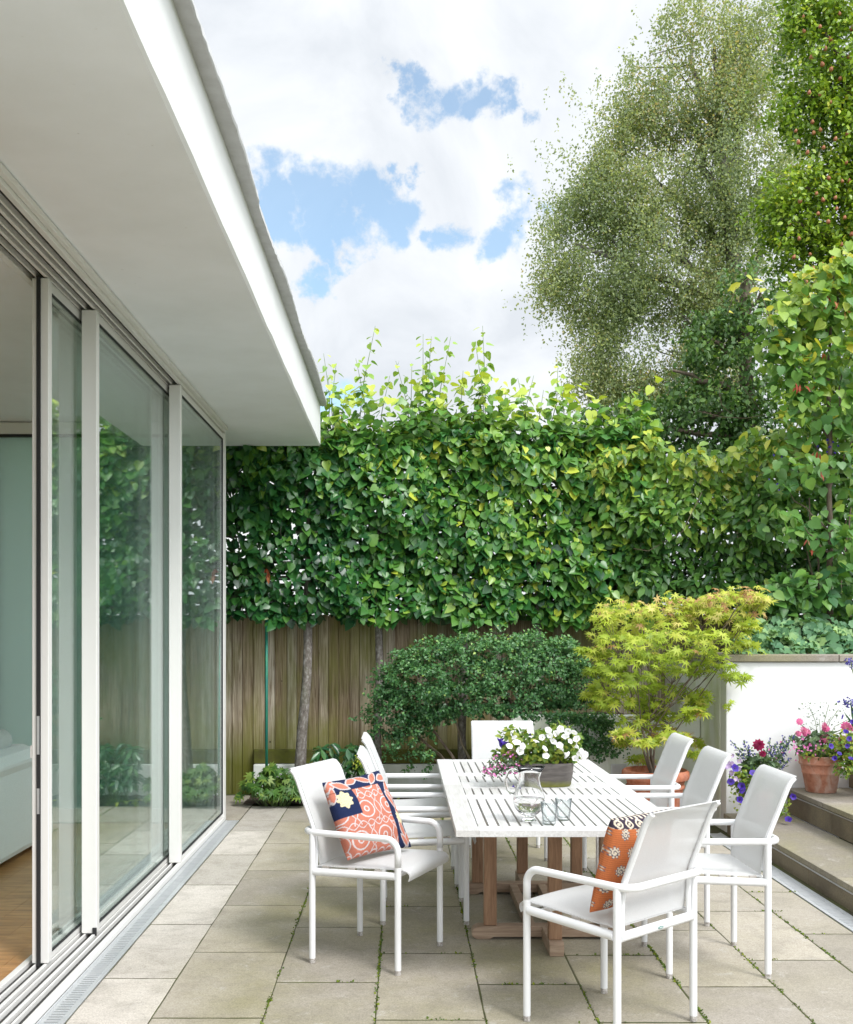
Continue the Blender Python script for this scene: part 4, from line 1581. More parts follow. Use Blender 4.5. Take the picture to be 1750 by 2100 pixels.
def redbud():
    t = thing('redbud_tree', 'slender young tree with heart-shaped leaves growing in the raised bed', 'tree', (3.83, 9.5, 1.33))
    mb = MB()
    tr = [at(1705, 1300, 9.55), at(1700, 1200, 9.55), at(1704, 1100, 9.55), at(1700, 1000, 9.55), at(1703, 900, 9.55), at(1698, 780, 9.55), at(1705, 650, 9.55), at(1712, 540, 9.55)]
    mb.tube(tr, [.032, .028, .024, .022, .020, .016, .011, .006], 10)
    br = [((1702, 960), (1640, 860)), ((1700, 900), (1600, 720)), ((1700, 800), (1580, 640)), ((1702, 700), (1640, 560)), ((1703, 860), (1760, 700)), ((1704, 1000), (1765, 880)), ((1702, 1090), (1620, 1010)),
          ((1703, 1150), (1650, 1080)), ((1705, 640), (1745, 530)), ((1704, 1200), (1640, 1190)), ((1704, 1180), (1755, 1090))]
    for a, b in br:
        branchy(mb, at(*a, 9.55), at(*b, 9.55 + random.uniform(-.3, .3)), .010, .004, 5, .03, 6)
    for (a, b) in (((1690, 1290), (1660, 1020)), ((1715, 1290), (1745, 1040)), ((1680, 1285), (1655, 1130))):
        branchy(mb, at(*a, 9.7), at(*b, 9.75), .012, .006, 6, .02, 6)
    autosmooth(mb.build('trunk', M['bark_brown'], t))
    blobs = [(1620, 660, 55, 55, 1.0), (1680, 600, 70, 60, 1.2), (1740, 560, 50, 50, .9), (1640, 760, 60, 60, 1.1), (1720, 700, 60, 80, 1.2), (1600, 720, 35, 45, .5), (1660, 850, 60, 50, .9), (1740, 830, 50, 70, .9),
             (1610, 1080, 45, 45, .3), (1650, 960, 80, 50, .7), (1750, 960, 40, 60, .5), (1640, 1215, 65, 45, 1.0), (1735, 1150, 40, 70, .8), (1600, 1230, 45, 35, .6), (1745, 1240, 35, 40, .6), (1690, 1090, 60, 40, .3), (1780, 700, 60, 150, 1.2)]
    P, d = sample_blobs(blobs, 2100, 9.5, 1.0, .12)
    P = P + rv(len(P), .045)
    n = len(P)
    z = P[:, 2]
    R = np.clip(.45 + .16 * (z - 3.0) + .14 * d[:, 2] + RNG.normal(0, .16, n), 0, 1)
    cloud('crown', T_heart(), P, np.array([-.1, -.65, .65]) + rv(n, .5), np.array([0, -.3, -.9]) + rv(n, .5), RNG.uniform(.06, .112, n), M['leaf_redbud'], t, R)
    # one arching spray of yellow leaves against the sky
    sp = [(1530, 565), (1545, 572), (1558, 590), (1565, 615), (1570, 635), (1505, 600), (1495, 640), (1575, 650), (1560, 600), (1520, 580)]
    P = np.array([at(a, b, 9.4) for a, b in sp]); n = len(P)
    each('young_leaf', T_ellip(.24), P, rv(n, .4) + np.array([0, -1, .3]), rv(n, .5) + np.array([.4, 0, -.3]), RNG.uniform(.09, .13, n), M['leaf_redbud'], t, RNG.uniform(.9, 1, n))
    mb = MB(); mb.tube([at(a, b, 9.41) for a, b in ((1590, 690), (1575, 640), (1560, 600), (1535, 570), (1510, 590), (1492, 645))], .004, 5); mb.build('spray_stem', M['twig'], t, smooth=True)
    # hanging red seed pods
    pods = [(1640, 790), (1645, 795), (1635, 788), (1670, 795), (1700, 610), (1690, 625), (1715, 615), (1672, 925), (1678, 930), (1682, 970), (1660, 1110), (1662, 1125), (1735, 640), (1690, 720)]
    P = np.array([at(a + random.uniform(-5, 5), b + random.uniform(-5, 5), 9.3) for a, b in pods for _ in range(2)]); n = len(P)
    each('seed_pod', T_ellip(.13), P, rv(n, .5) + np.array([0, -1, 0]), rv(n, .3) + np.array([0, 0, -1]), RNG.uniform(.05, .09, n), M['dead'], t)


redbud()


def shrub():
    t = thing('domed_shrub', 'rounded dark glossy evergreen shrub spilling over the wall behind the table', 'shrub', (.7, 9.75, .8))
    Y0 = 9.72
    blobs = [(990, 1390, 200, 85, 3.2), (900, 1400, 110, 75, 1.2), (1090, 1390, 120, 90, 1.6), (850, 1420, 75, 70, .8), (1160, 1420, 60, 90, .8), (800, 1475, 50, 35, .35),
             (840, 1455, 60, 45, .5), (1030, 1440, 170, 50, 1.2), (845, 1515, 35, 50, .32), (870, 1560, 22, 20, .10), (1165, 1490, 55, 55, .7), (1205, 1500, 28, 50, .3), (820, 1355, 40, 25, .2), (1150, 1350, 50, 40, .4), (1010, 1325, 150, 35, .9)]
    tw, d = sample_blobs(blobs, 2300, Y0, .55, .50)
    lay = np.sin(tw[:, 2] * 34 + 3.0 * np.sin(tw[:, 0] * 3.1) + 1.5 * np.sin(tw[:, 0] * 8.3))      # shelves of foliage with shade between
    kp = lay > RNG.normal(-.55, .5, len(tw)); tw, d = tw[kp], d[kp]
    hang = d * np.array([1.1, .6, .35]) + rv(len(tw), .35) + np.array([0, -.3, -.15])
    L = np.where(RNG.random((len(tw), 1)) < .12, 2.2, 1.0)
    P = twig_leaves(tw, hang * L, 22, .10, .016); n = len(P)
    dd = np.repeat(d, 22, 0)
    # the plant drapes over the wall: nothing inside the masonry
    inside = (P[:, 0] > .93) & (P[:, 1] > 9.22) & (P[:, 2] < .90)
    P[inside, 1] = 9.20 - RNG.random(inside.sum()) * .12
    P[:, 1] = np.minimum(P[:, 1], 10.2)
    # domed top and a raised, open underside over the stems
    uu = CU + P[:, 0] * F / P[:, 1]; vv = CV - (P[:, 2] - H) * F / P[:, 1]
    topv = np.interp(uu, [735, 770, 810, 870, 950, 1130, 1190, 1240], [1440, 1360, 1325, 1300, 1284, 1284, 1325, 1390]) + 8 * np.sin(uu * .09)
    botv = np.interp(uu, [740, 770, 800, 885, 905, 960, 1120, 1150, 1240], [1500, 1520, 1590, 1590, 1485, 1468, 1478, 1540, 1575]) + 9 * np.sin(uu * .11 + 1)
    ok = (vv > topv) & (vv < botv)
    P, dd = P[ok], dd[ok]; n = len(P)
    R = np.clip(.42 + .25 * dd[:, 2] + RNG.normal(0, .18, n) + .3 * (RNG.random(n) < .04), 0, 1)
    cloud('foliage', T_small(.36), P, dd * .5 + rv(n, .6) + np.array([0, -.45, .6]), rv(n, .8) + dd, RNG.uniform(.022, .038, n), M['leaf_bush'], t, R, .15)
    mb = MB()
    for (u, v) in ((900, 1400), (1000, 1360), (1090, 1400), (850, 1500), (820, 1470), (1150, 1430), (960, 1420), (870, 1540), (780, 1360)):
        branchy(mb, (.75, 9.9, .02) if u < 960 else (1.05, 9.85, .8), at(u, v, 9.72), .018, .004, 6, .03, 6)
    autosmooth(mb.build('stems', M['bark_brown'], t))


shrub()


def maple():
    c = (2.05, 8.70)
    t = thing('terracotta_pot', 'large red terracotta pot with rolled rim holding the golden maple', 'plant pot', (c[0], c[1], 0))
    prof = [(.001, 0), (.175, 0), (.185, .02), (.215, .30), (.222, .33), (.232, .335), (.232, .355), (.225, .362), (.235, .40), (.262, .405), (.270, .43), (.266, .465), (.25, .478), (.235, .47), (.225, .43), (.20, .40), (.001, .40)]
    b = MB(); b.lathe(prof, (c[0], c[1], 0), 48)
    autosmooth(b.build('body', M['terra_red'], t), 50)
    b = MB(); b.lathe([(.001, .43), (.12, .432), (.228, .424)], (c[0], c[1], 0), 30); b.build('soil', M['soil'], t)
    t = thing('golden_maple', 'golden yellow Japanese maple with layered foliage growing in terracotta pot', 'tree', (c[0], c[1], .42))
    plates = [(1290, 1245, 65, 18), (1380, 1235, 70, 18), (1470, 1225, 70, 16), (1530, 1215, 40, 14), (1240, 1260, 35, 14), (1550, 1240, 25, 12), (1440, 1250, 80, 18), (1340, 1270, 90, 18), (1260, 1295, 60, 15),
              (1500, 1260, 55, 14), (1300, 1310, 80, 18), (1400, 1300, 90, 18), (1480, 1300, 60, 14), (1235, 1335, 32, 12), (1520, 1320, 36, 10), (1330, 1345, 80, 16), (1430, 1335, 60, 14), (1250, 1365, 42, 14),
              (1390, 1370, 60, 14), (1455, 1360, 40, 12), (1290, 1385, 60, 14), (1240, 1405, 36, 12), (1340, 1405, 60, 14), (1410, 1420, 50, 12), (1260, 1430, 45, 12), (1320, 1440, 50, 12), (1440, 1435, 30, 10),
              (1230, 1445, 25, 8), (1375, 1465, 55, 12), (1300, 1470, 34, 10), (1430, 1455, 30, 8), (1280, 1500, 28, 9), (1340, 1495, 45, 12), (1380, 1505, 40, 10), (1325, 1520, 25, 8), (1420, 1520, 24, 8), (1280, 1520, 16, 6), (1430, 1545, 20, 7), (1315, 1555, 26, 6)]
    plates += [(1215, 1330, 26, 10), (1222, 1375, 24, 10), (1212, 1420, 20, 8), (1560, 1225, 24, 10), (1535, 1280, 30, 10), (1470, 1380, 22, 8)]
    Yb = 8.65
    P, R = [], []
    mb = MB()
    base = Vector((c[0], c[1], .42))
    forks = [base + Vector((random.uniform(-.13, .13), random.uniform(-.1, .1), random.uniform(.22, .45))) for _ in range(6)]
    for fk in forks: branchy(mb, base + Vector((random.uniform(-.04, .04), random.uniform(-.03, .03), -.02)), fk, .011, .008, 5, .008, 7)
    for (u, v, ru, rv_) in plates:
        Yk = Yb + random.uniform(-.32, .32)
        s = Yk / F
        k = int(ru * rv_ * .040) + 26
        a = RNG.uniform(0, 2 * np.pi, k); r = np.sqrt(RNG.random(k))
        x = (u - CU) * s + np.cos(a) * r * ru * s
        y = Yk + np.sin(a) * r * ru * s * .8
        z = H + (CV - v) * s + RNG.normal(0, rv_ * s * .5, k) - r ** 2 * rv_ * s * .6
        P.append(np.stack([x, y, z], 1))
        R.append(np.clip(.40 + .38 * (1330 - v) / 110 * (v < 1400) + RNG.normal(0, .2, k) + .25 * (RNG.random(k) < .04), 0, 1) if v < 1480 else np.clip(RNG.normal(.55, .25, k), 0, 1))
        ctr = Vector(((u - CU) * s, Yk, H + (CV - v) * s - .01))
        fk = min(forks, key=lambda q: (q - ctr).length + random.uniform(0, .2))
        mid = fk.lerp(ctr, .55) + Vector((0, 0, -.04))
        if ctr.z > .62 and random.random() < .62:
            mb.tube([fk, mid, ctr], [.0052, .0036, .0016], 6)
            for q in range(3):
                e = ctr + Vector((random.uniform(-1, 1) * ru * s * .7, random.uniform(-.1, .1), random.uniform(0, .02)))
                mb.tube([mid.lerp(ctr, .5), e], [.003, .0012], 5)
    P = np.concatenate(P); R = np.concatenate(R); n = len(P)
    P[:, 1] = np.minimum(P[:, 1], 9.22)
    over = (P[:, 0] > 2.50) & (P[:, 1] > 8.50) & (P[:, 2] < 1.45)
    P[over, 1] = 8.48 - .25 * RNG.random(over.sum())
    cloud('crown', T_star(7, 250, .30), P, np.array([0, -.55, .95]) + rv(n, .42), np.array([0, -.5, -.35]) + rv(n, .7), RNG.uniform(.046, .078, n), M['leaf_maple'], t, R, .3)
    autosmooth(mb.build('trunk', M['bark_brown'], t))


maple()


def mantle():
    t = thing('mantle_plants', 'low clump of scalloped grey-green leaves above the white raised bed wall', 'ground plant', (3.8, 9.1, 1.33))
    n = 330
    u = RNG.uniform(1500, 1800, n); v = RNG.uniform(1268, 1338, n)
    keep = ~((u < 1540) & (v < 1305)); u, v = u[keep], v[keep]; n = len(u)
    Y = 8.95 + (1338 - v) / 70 * .45 + RNG.uniform(-.08, .08, n)
    s = Y / F
    P = np.stack([(u - CU) * s, Y, np.maximum(H + (CV - v) * s, 1.39)], 1)
    cloud('foliage', T_round(14, .14), P, np.array([0, -.75, .75]) + rv(n, .35), np.array([0, -.8, -.3]) + rv(n, .5), RNG.uniform(.08, .15, n), M['leaf_mantle'], t)
    mb = MB()
    for i in range(0, n, 4):
        p = Vector(P[i]); mb.tube([(p.x + random.uniform(-.05, .05), p.y + .1, 1.32), p], .003, 4)
    mb.build('stems', M['stem_green'], t)


mantle()


def border_plants():
    t = thing('leafy_perennial', 'bright green divided-leaf perennial at the foot of the teal stake', 'plant', (-1.15, 9.80, 0))
    ctr = at(565, 1612, 9.75)
    P, Nn, Tt = [], [], []
    mb = MB()
    for i in range(84):
        a = random.uniform(0, 2 * math.pi); r = random.uniform(.05, .32)
        top = Vector((ctr.x + math.cos(a) * r * 1.0, 9.80 + math.sin(a) * r * .55, max(.05, random.uniform(.10, .36) * (1.05 - r * 2.0) + .05)))
        b = Vector((ctr.x + math.cos(a) * r * .45, 9.82 + math.sin(a) * r * .25, 0))
        mb.tube([b, b.lerp(top, .6) + Vector((0, 0, .04)), top], .0022, 5)
        for q in range(5):
            aa = a + (q - 2) * .7
            P.append(top + Vector((math.cos(aa), math.sin(aa), 0)) * .012); Nn.append((math.cos(a) * .3, -.6 + math.sin(a) * .2, .8)); Tt.append((math.cos(aa), math.sin(aa) - .3, -.25))
    n = len(P)
    cloud('foliage', T_star(5, 130, .5, droop=.2), np.array([tuple(p) for p in P]), np.array(Nn) + rv(n, .3), np.array(Tt) + rv(n, .2), RNG.uniform(.06, .095, n), M['leaf_herb'], t)
    mb.build('stems', M['stem_green'], t)

    t = thing('laurel_plant', 'upright glossy long-leaved plant beneath the fence behind the cushion chair', 'plant', (-.58, 9.86, 0))
    P, Nn, Tt = [], [], []
    mb = MB()
    for i in range(34):
        tip = at(random.uniform(655, 765), random.uniform(1525, 1605), 9.75) + Vector((0, random.uniform(-.05, .12), 0))
        if tip.z < .12: tip.z = .12
        b = Vector((-.58 + random.uniform(-.08, .08), 9.88, 0))
        mb.tube([b, b.lerp(tip, .6) + Vector((0, 0, .04)), tip], .004, 5)
        for q in range(8):
            a = q * 2 * math.pi / 8 + random.random()
            P.append(tip + Vector((0, 0, -.015 * (q % 3)))); Nn.append((math.cos(a) * .5, math.sin(a) * .5 - .35, .8)); Tt.append((math.cos(a), math.sin(a), .1))
    n = len(P)
    cloud('foliage', T_ellip(.17), np.array([tuple(p) for p in P]), np.array(Nn) + rv(n, .15), np.array(Tt) + rv(n, .15), RNG.uniform(.10, .155, n), M['leaf_laurel'], t)
    k = 130
    P = np.array([at(740, 1562, 9.68)] * k) + rv(k, .028)
    cloud('flower_buds', T_small(.4), P, rv(k, 1) + np.array([0, -.4, .6]), rv(k, 1), RNG.uniform(.018, .03, k), M['leaf_maple'], t, RNG.uniform(.2, .9, k))
    mb.build('stems', M['stem_green'], t)

    n = 40
    P = np.stack([RNG.uniform(-1.3, 1.0, n), RNG.uniform(9.76, 10.0, n), np.full(n, .035)], 1)
    o = cloud('fallen_leaves', T_heart(), P, rv(n, .3) + np.array([0, -.1, 1]), rv(n, 1), RNG.uniform(.04, .08, n), M['leaf_maple'], None, RNG.uniform(.2, 1, n))
    tag(o, 'scattered dry yellow leaves lying on the soil bed', kind='stuff')


border_plants()


def pot_mesh(c, z0, r0, r1, h, rim, mat, t):
    b = MB()
    prof = [(.001, 0), (r0 - .006, 0), (r0, .006), (r0 + (r1 - r0) * .55, h * .50), (r0 + (r1 - r0) * .56 + .004, h * .515), (r0 + (r1 - r0) * .58 + .004, h * .54), (r0 + (r1 - r0) * .60, h * .555), (r1 - .006, h - rim - .006),
            (r1 + .004, h - rim - .002), (r1 + .008, h - rim + .010), (r1 + .003, h - rim + .018), (r1 + .008, h - .016), (r1 + .012, h - .006), (r1 + .006, h), (r1 - .010, h - .002), (r1 - .018, h - .035), (.001, h - .035)]
    b.lathe(prof, (c[0], c[1], z0), 44)
    autosmooth(b.build('body', mat, t), 50)
    b = MB(); b.lathe([(.001, h - .020), (r1 - .016, h - .024)], (c[0], c[1], z0), 24); b.build('soil', M['soil'], t)


def foliage_ball(ctr, rad, n, size, mat, tmpl, parent, name='foliage', up=.5):
    d = RNG.normal(0, 1, (n, 3)); d /= np.linalg.norm(d, axis=1, keepdims=True)
    P = np.array(ctr) + d * np.array(rad) * (RNG.random((n, 1)) ** .45)
    return cloud(name, tmpl, P, d * .6 + rv(n, .5) + np.array([0, -.2, up]), d * .6 + rv(n, .6) + np.array([0, 0, -.3]), size * RNG.uniform(.7, 1.25, n), mat, parent)


def step_pots():
    # pink dahlia pot on the second step
    c = at(1684, 1600, 8.34); c = (c.x, 8.34)
    t = thing('terracotta_pot', 'chalky terracotta pot with ribbed rim standing on the second step', 'plant pot', (c[0], c[1], .352))
    pot_mesh(c, .352, .112, .158, .285, .07, M['terra'], t)
    t = thing('pink_dahlia', 'pink flowered dahlia bushing out of the chalky terracotta pot', 'flowering plant', (c[0], c[1], .62))
    foliage_ball((c[0], c[1] - .02, .72), (.20, .15, .10), 420, .055, M['leaf_salvia'], T_ellip(.26), t)
    n = 160
    P = np.array([(c[0] + random.uniform(-.21, .22), c[1] - .13 + random.uniform(-.05, .05), .655 + random.uniform(-.03, .05)) for _ in range(n)])
    cloud('trailing_leaves', T_ellip(.3), P, rv(n, .5) + np.array([0, -.5, .6]), rv(n, .6), RNG.uniform(.02, .04, n), M['leaf_petunia'], t)
    blooms = [(1640, 1480, .055), (1648, 1500, .075), (1655, 1502, .06), (1690, 1489, .06), (1694, 1495, .06), (1692, 1515, .07), (1735, 1490, .075), (1745, 1493, .06), (1721, 1524, .078), (1637, 1505, .05)]
    mb = MB()
    P = []
    for (u, v, s) in blooms:
        p = at(u, v, c[1] - .06 + random.uniform(-.06, .06)); P.append(tuple(p))
        mb.tube([(c[0] + random.uniform(-.04, .04), c[1], .64), (Vector((c[0], c[1], .7)) + p) / 2 + Vector((0, .02, .02)), p + Vector((0, .015, -.01))], .003, 5)
    n = len(P)
    each('bloom', T_double(), P, rv(n, .45) + np.array([-.1, -.9, .35]), rv(n, 1), np.array([b[2] for b in blooms]) * 1.15, M['petal_pink'], t)
    # wispy sprays
    for (u, v) in ((1660, 1450), (1700, 1445), (1720, 1455), (1740, 1475), (1705, 1470), (1660, 1490), (1680, 1475)):
        p = at(u, v, c[1]); mb.tube([(c[0], c[1], .66), (Vector((c[0], c[1], .8)) + p) / 2, p], .0022, 4)
    mb.build('stems', M['stem_green'], t)
    n = 130
    P = np.array([at(random.choice((1665, 1690, 1715, 1735, 1655)) + random.gauss(0, 12), random.uniform(1440, 1500), c[1] + random.uniform(-.05, .08)) for _ in range(n)])
    cloud('wispy_leaves', T_small(.3), P, rv(n, 1), rv(n, 1), RNG.uniform(.012, .025, n), M['leaf_salvia'], t)
    n = 46
    P = np.array([at(random.gauss(1665, 30), random.gauss(1535, 9), c[1] - .17) for _ in range(n)])
    cloud('small_flowers', T_flower(5, .1, .7), P, rv(n, .5) + np.array([0, -1, .3]), rv(n, 1), RNG.uniform(.016, .026, n), M['petal_magenta'], t)

    # petunia / salvia pot on the lowest step
    c = (at(1562, 1650, 8.20).x, 8.20)
    t = thing('terracotta_pot', 'small terracotta pot on the lowest step mostly hidden by its trailing petunias', 'plant pot', (c[0], c[1], .148))
    pot_mesh(c, .148, .10, .14, .25, .06, M['terra'], t)
    t = thing('petunia_and_salvia', 'mixed purple petunias and violet salvia spilling from pot beside chair back', 'flowering plant', (c[0], c[1], .40))
    ctr = at(1535, 1600, c[1] - .06)
    foliage_ball((ctr.x, ctr.y, ctr.z), (.15, .12, .12), 520, .036, M['leaf_petunia'], T_ellip(.3), t)
    foliage_ball(tuple(at(1560, 1570, c[1])), (.13, .10, .08), 260, .075, M['leaf_salvia'], T_ellip(.18), t, 'salvia_leaves')
    n = 190
    P = np.array([at(random.gauss(1598, 10), random.uniform(1600, 1672), c[1] - .12 + random.uniform(-.03, .03)) for _ in range(n)] + [at(random.gauss(1522, 14), random.uniform(1610, 1665), c[1] - .12) for _ in range(70)])
    n = len(P)
    cloud('trailing_leaves', T_ellip(.3), P, rv(n, .5) + np.array([0, -.6, .5]), rv(n, .6), RNG.uniform(.02, .04, n), M['leaf_petunia'], t, RNG.uniform(.3, 1, n))
    fl = [(1499, 1603), (1523, 1620), (1521, 1612), (1528, 1648), (1518, 1640), (1627, 1634), (1617, 1680), (1535, 1626), (1508, 1575), (1545, 1585)]
    P = np.array([at(a, b, c[1] - .17) for a, b in fl]); n = len(P)
    each('bloom', T_flower(5, .3, .85), P, rv(n, .4) + np.array([-.2, -1, .2]), rv(n, 1), RNG.uniform(.05, .07, n), M['petal_purple'], t)
    P = np.array([at(random.gauss(1503, 9), random.gauss(1577, 14), c[1] - .15) for _ in range(14)]); n = len(P)
    each('mauve_bloom', T_flower(5, .2, .85), P, rv(n, .4) + np.array([-.2, -1, .2]), rv(n, 1), RNG.uniform(.03, .045, n), M['petal_pale'], t)
    mb = MB()
    spikes = [(1500, 1520), (1525, 1518), (1533, 1530), (1580, 1515), (1595, 1522), (1600, 1545), (1612, 1535), (1635, 1500), (1625, 1510), (1515, 1545), (1588, 1540), (1620, 1555), (1545, 1545), (1610, 1510)]
    FP, LP = [], []
    for (u, v) in spikes:
        tip = at(u, v, c[1] + random.uniform(-.05, .1)); b = Vector((c[0] + random.uniform(-.06, .06), c[1], .42))
        mb.tube([b, b.lerp(tip, .5) + Vector((0, 0, .02)), tip], .003, 5)
        SP = []
        for q in range(18):
            s = .58 + .42 * q / 17 + random.uniform(-.01, .01); p = b.lerp(tip, s)
            SP.append(tuple(p + Vector((random.gauss(0, .010), random.gauss(0, .010), 0))))
        n = len(SP); cloud('salvia_spike', T_flower(4, .3, .5), SP, rv(n, .7) + np.array([0, -.6, .2]), rv(n, 1), RNG.uniform(.014, .026, n), M['petal_blue'], t)
        for q in range(20):
            s = random.uniform(.25, .95); p = b.lerp(tip, s)
            LP.append(tuple(p + Vector((random.gauss(0, .014), random.gauss(0, .014), 0))))
    n = len(LP); cloud('spike_leaves', T_ellip(.2), LP, rv(n, .7) + np.array([0, -.4, .5]), rv(n, .6) + np.array([0, 0, .5]), RNG.uniform(.025, .045, n), M['leaf_salvia'], t)
    for (u, v, s) in ((1556, 1527, .085), (1563, 1545, .05)):
        p = at(u, v, c[1] - .10); mb.tube([(c[0], c[1], .42), p], .003, 5)
    P = np.array([at(1556, 1528, c[1] - .11), at(1564, 1546, c[1] - .11)])
    each('crimson_bloom', T_double(), P, np.array([[-.2, -1, .3], [0, -.9, .3]]), rv(2, 1), np.array([.098, .055]), M['petal_crimson'], t)
    mb.build('stems', M['stem_green'], t)

    # third pot at the right edge of the picture, on the top step
    c = (at(1768, 1500, 8.05).x, 8.05)
    t = thing('terracotta_pot', 'terracotta pot on the top step at the right edge of the photo', 'plant pot', (c[0], c[1], .56))
    pot_mesh(c, .56, .11, .15, .24, .06, M['terra'], t)
    t = thing('agapanthus_and_petunia', 'violet agapanthus and yellow-green petunia foliage at the far right edge', 'flowering plant', (c[0], c[1], .78))
    foliage_ball(tuple(at(1745, 1530, c[1] - .05)), (.19, .12, .13), 560, .036, M['leaf_petunia'], T_ellip(.3), t)
    foliage_ball(tuple(at(1738, 1575, c[1] - .12)), (.10, .06, .07), 160, .03, M['leaf_petunia'], T_ellip(.3), t, 'trailing_leaves')
    fl = [(1705, 1530), (1722, 1545), (1735, 1500), (1742, 1515), (1728, 1470), (1745, 1555), (1712, 1555), (1738, 1530), (1748, 1480)]
    P = np.array([at(a, b, c[1] - .20) for a, b in fl]); n = len(P)
    each('bloom', T_flower(5, .3, .85), P, rv(n, .4) + np.array([-.2, -1, .2]), rv(n, 1), RNG.uniform(.034, .046, n), M['petal_purple'], t)
    mb = MB(); FP = []
    for (u, v) in ((1745, 1358), (1735, 1440), (1748, 1452)):
        p = at(u, v, c[1]); mb.tube([(c[0], c[1], .78), (Vector((c[0], c[1], 1.0)) + p) / 2, p], .004, 5)
        for q in range(26):
            FP.append(tuple(p + Vector((random.gauss(0, .026), random.gauss(0, .022), random.gauss(0, .022)))))
    n = len(FP); cloud('agapanthus_blooms', T_flower(5, .5, .5), FP, rv(n, .8) + np.array([0, -.5, .2]), rv(n, 1), RNG.uniform(.016, .028, n), M['petal_blue'], t)
    n = 9
    cloud('strap_leaves', T_ellip(.045), np.array([(c[0] + random.uniform(-.05, .05), c[1], .79)] * n), rv(n, .4) + np.array([0, -.8, .4]), rv(n, .35) + np.array([0, 0, 1]), RNG.uniform(.2, .32, n), M['leaf_laurel'], t)
    mb.build('stems', M['stem_green'], t)


step_pots()


# ------------------------------------------------------------------ table
def table():
    x0, x1, y0, y1, zt = .230, 1.245, 4.63, 7.19, .74
    th = .030
    t = thing('dining_table', 'long whitewashed slatted garden table on bare teak trestle legs', 'table', ((x0 + x1) / 2, (y0 + y1) / 2, 0))
    top = MB()
    rail = .100
    yb = [(y0, 4.735), (5.52, 5.645), (5.90, 5.999), (6.003, 6.11), (6.39, 6.515), (7.085, y1)]
    top.box(x0, x0 + rail, y0, 5.999, zt - th, zt, .9); top.box(x0, x0 + rail, 6.003, y1, zt - th, zt, .3)
    top.box(x1 - rail, x1, y0, 5.999, zt - th, zt, .2); top.box(x1 - rail, x1, 6.003, y1, zt - th, zt, .5)
    g = .0004
    for (a, b) in yb:
        top.box(x0 + rail + g, x1 - rail - g, a, b, zt - th, zt - .0006, random.random() * .5)
    segs = [(4.735, 5.52), (5.645, 5.90), (6.11, 6.39), (6.515, 7.085)]
    ns = 17
    pitch = (x1 - x0 - 2 * rail) / ns
    for (a, b) in segs:
        for k in range(ns):
            xa = x0 + rail + k * pitch
            top.box(xa + .0046, xa + pitch - .0046, a - .002, b + .002, zt - .020, zt - .0012 - random.uniform(0, .0010), random.random())
    top.build('tabletop', M['table_white'], t, bevel=.0015)
    ap = MB()
    for (xa, xb, ya, yb_) in ((.36, 1.115, 5.20, 5.24), (.36, 1.115, 6.86, 6.90), (.36, .40, 5.241, 6.859), (1.075, 1.115, 5.241, 6.859), (.735, .775, 5.241, 6.859)):
        ap.box(xa, xb, ya, yb_, zt - th - .055, zt - th - .0005)
    ap.build('apron', M['teak_x'], t, bevel=.003)
    cx = .758
    w = .033
    bars = [5.60, 6.55]

    def leg(x, y, zb):
        b = MB(); b.box(x - w, x + w, y - w * .9, y + w * .9, zb, zt - th - .0562, random.random() * .4)
        return b.build('leg', M['teak'], t, bevel=.004)

    def foot_prof(a, b, rise=.068):
        return [(a + .028, 0), (a + .095, 0), (a + .115, .012), (b - .115, .012), (b - .095, 0), (b - .028, 0), (b - .005, .014), (b, .034), (b - .008, .054), (b - .034, rise), (a + .034, rise), (a + .008, .054), (a, .034), (a + .005, .014)]

    for yb_ in bars:
        f = MB(); f.prism(foot_prof(cx - .40, cx + .40), 'y', yb_ - .036, yb_ + .036)
        f.build('foot_rail', M['teak_x'], t, bevel=.003)
        for s in (-1, 1): leg(cx + s * .302, yb_, .069)
    for (ya, yb_, ly) in ((5.27, 5.562, 5.345), (6.588, 6.88, 6.80)):
        f = MB(); f.prism([(ya, .0), (ya, .058), (ya + .012, .068), (yb_ - .012, .068), (yb_, .058), (yb_, .0)], 'x', cx - .036, cx + .036)
        f.build('foot_rail', M['teak_x'], t, bevel=.003)
        leg(cx, ly, .069)
    for s in (-1, 1):
        f = MB(); f.box(cx + s * .085 - .024, cx + s * .085 + .024, 5.638, 6.512, .014, .064, random.random() * .5)
        f.build('stretcher', M['teak_x'], t, bevel=.003)


table()


# ------------------------------------------------------------------ chairs
def kids(o):
    return list(o.children)


def copy_tree(o, parent=None):
    c = o.copy(); COL.objects.link(c); c.parent = parent
    for ch in kids(o): copy_tree(ch, c)
    return c


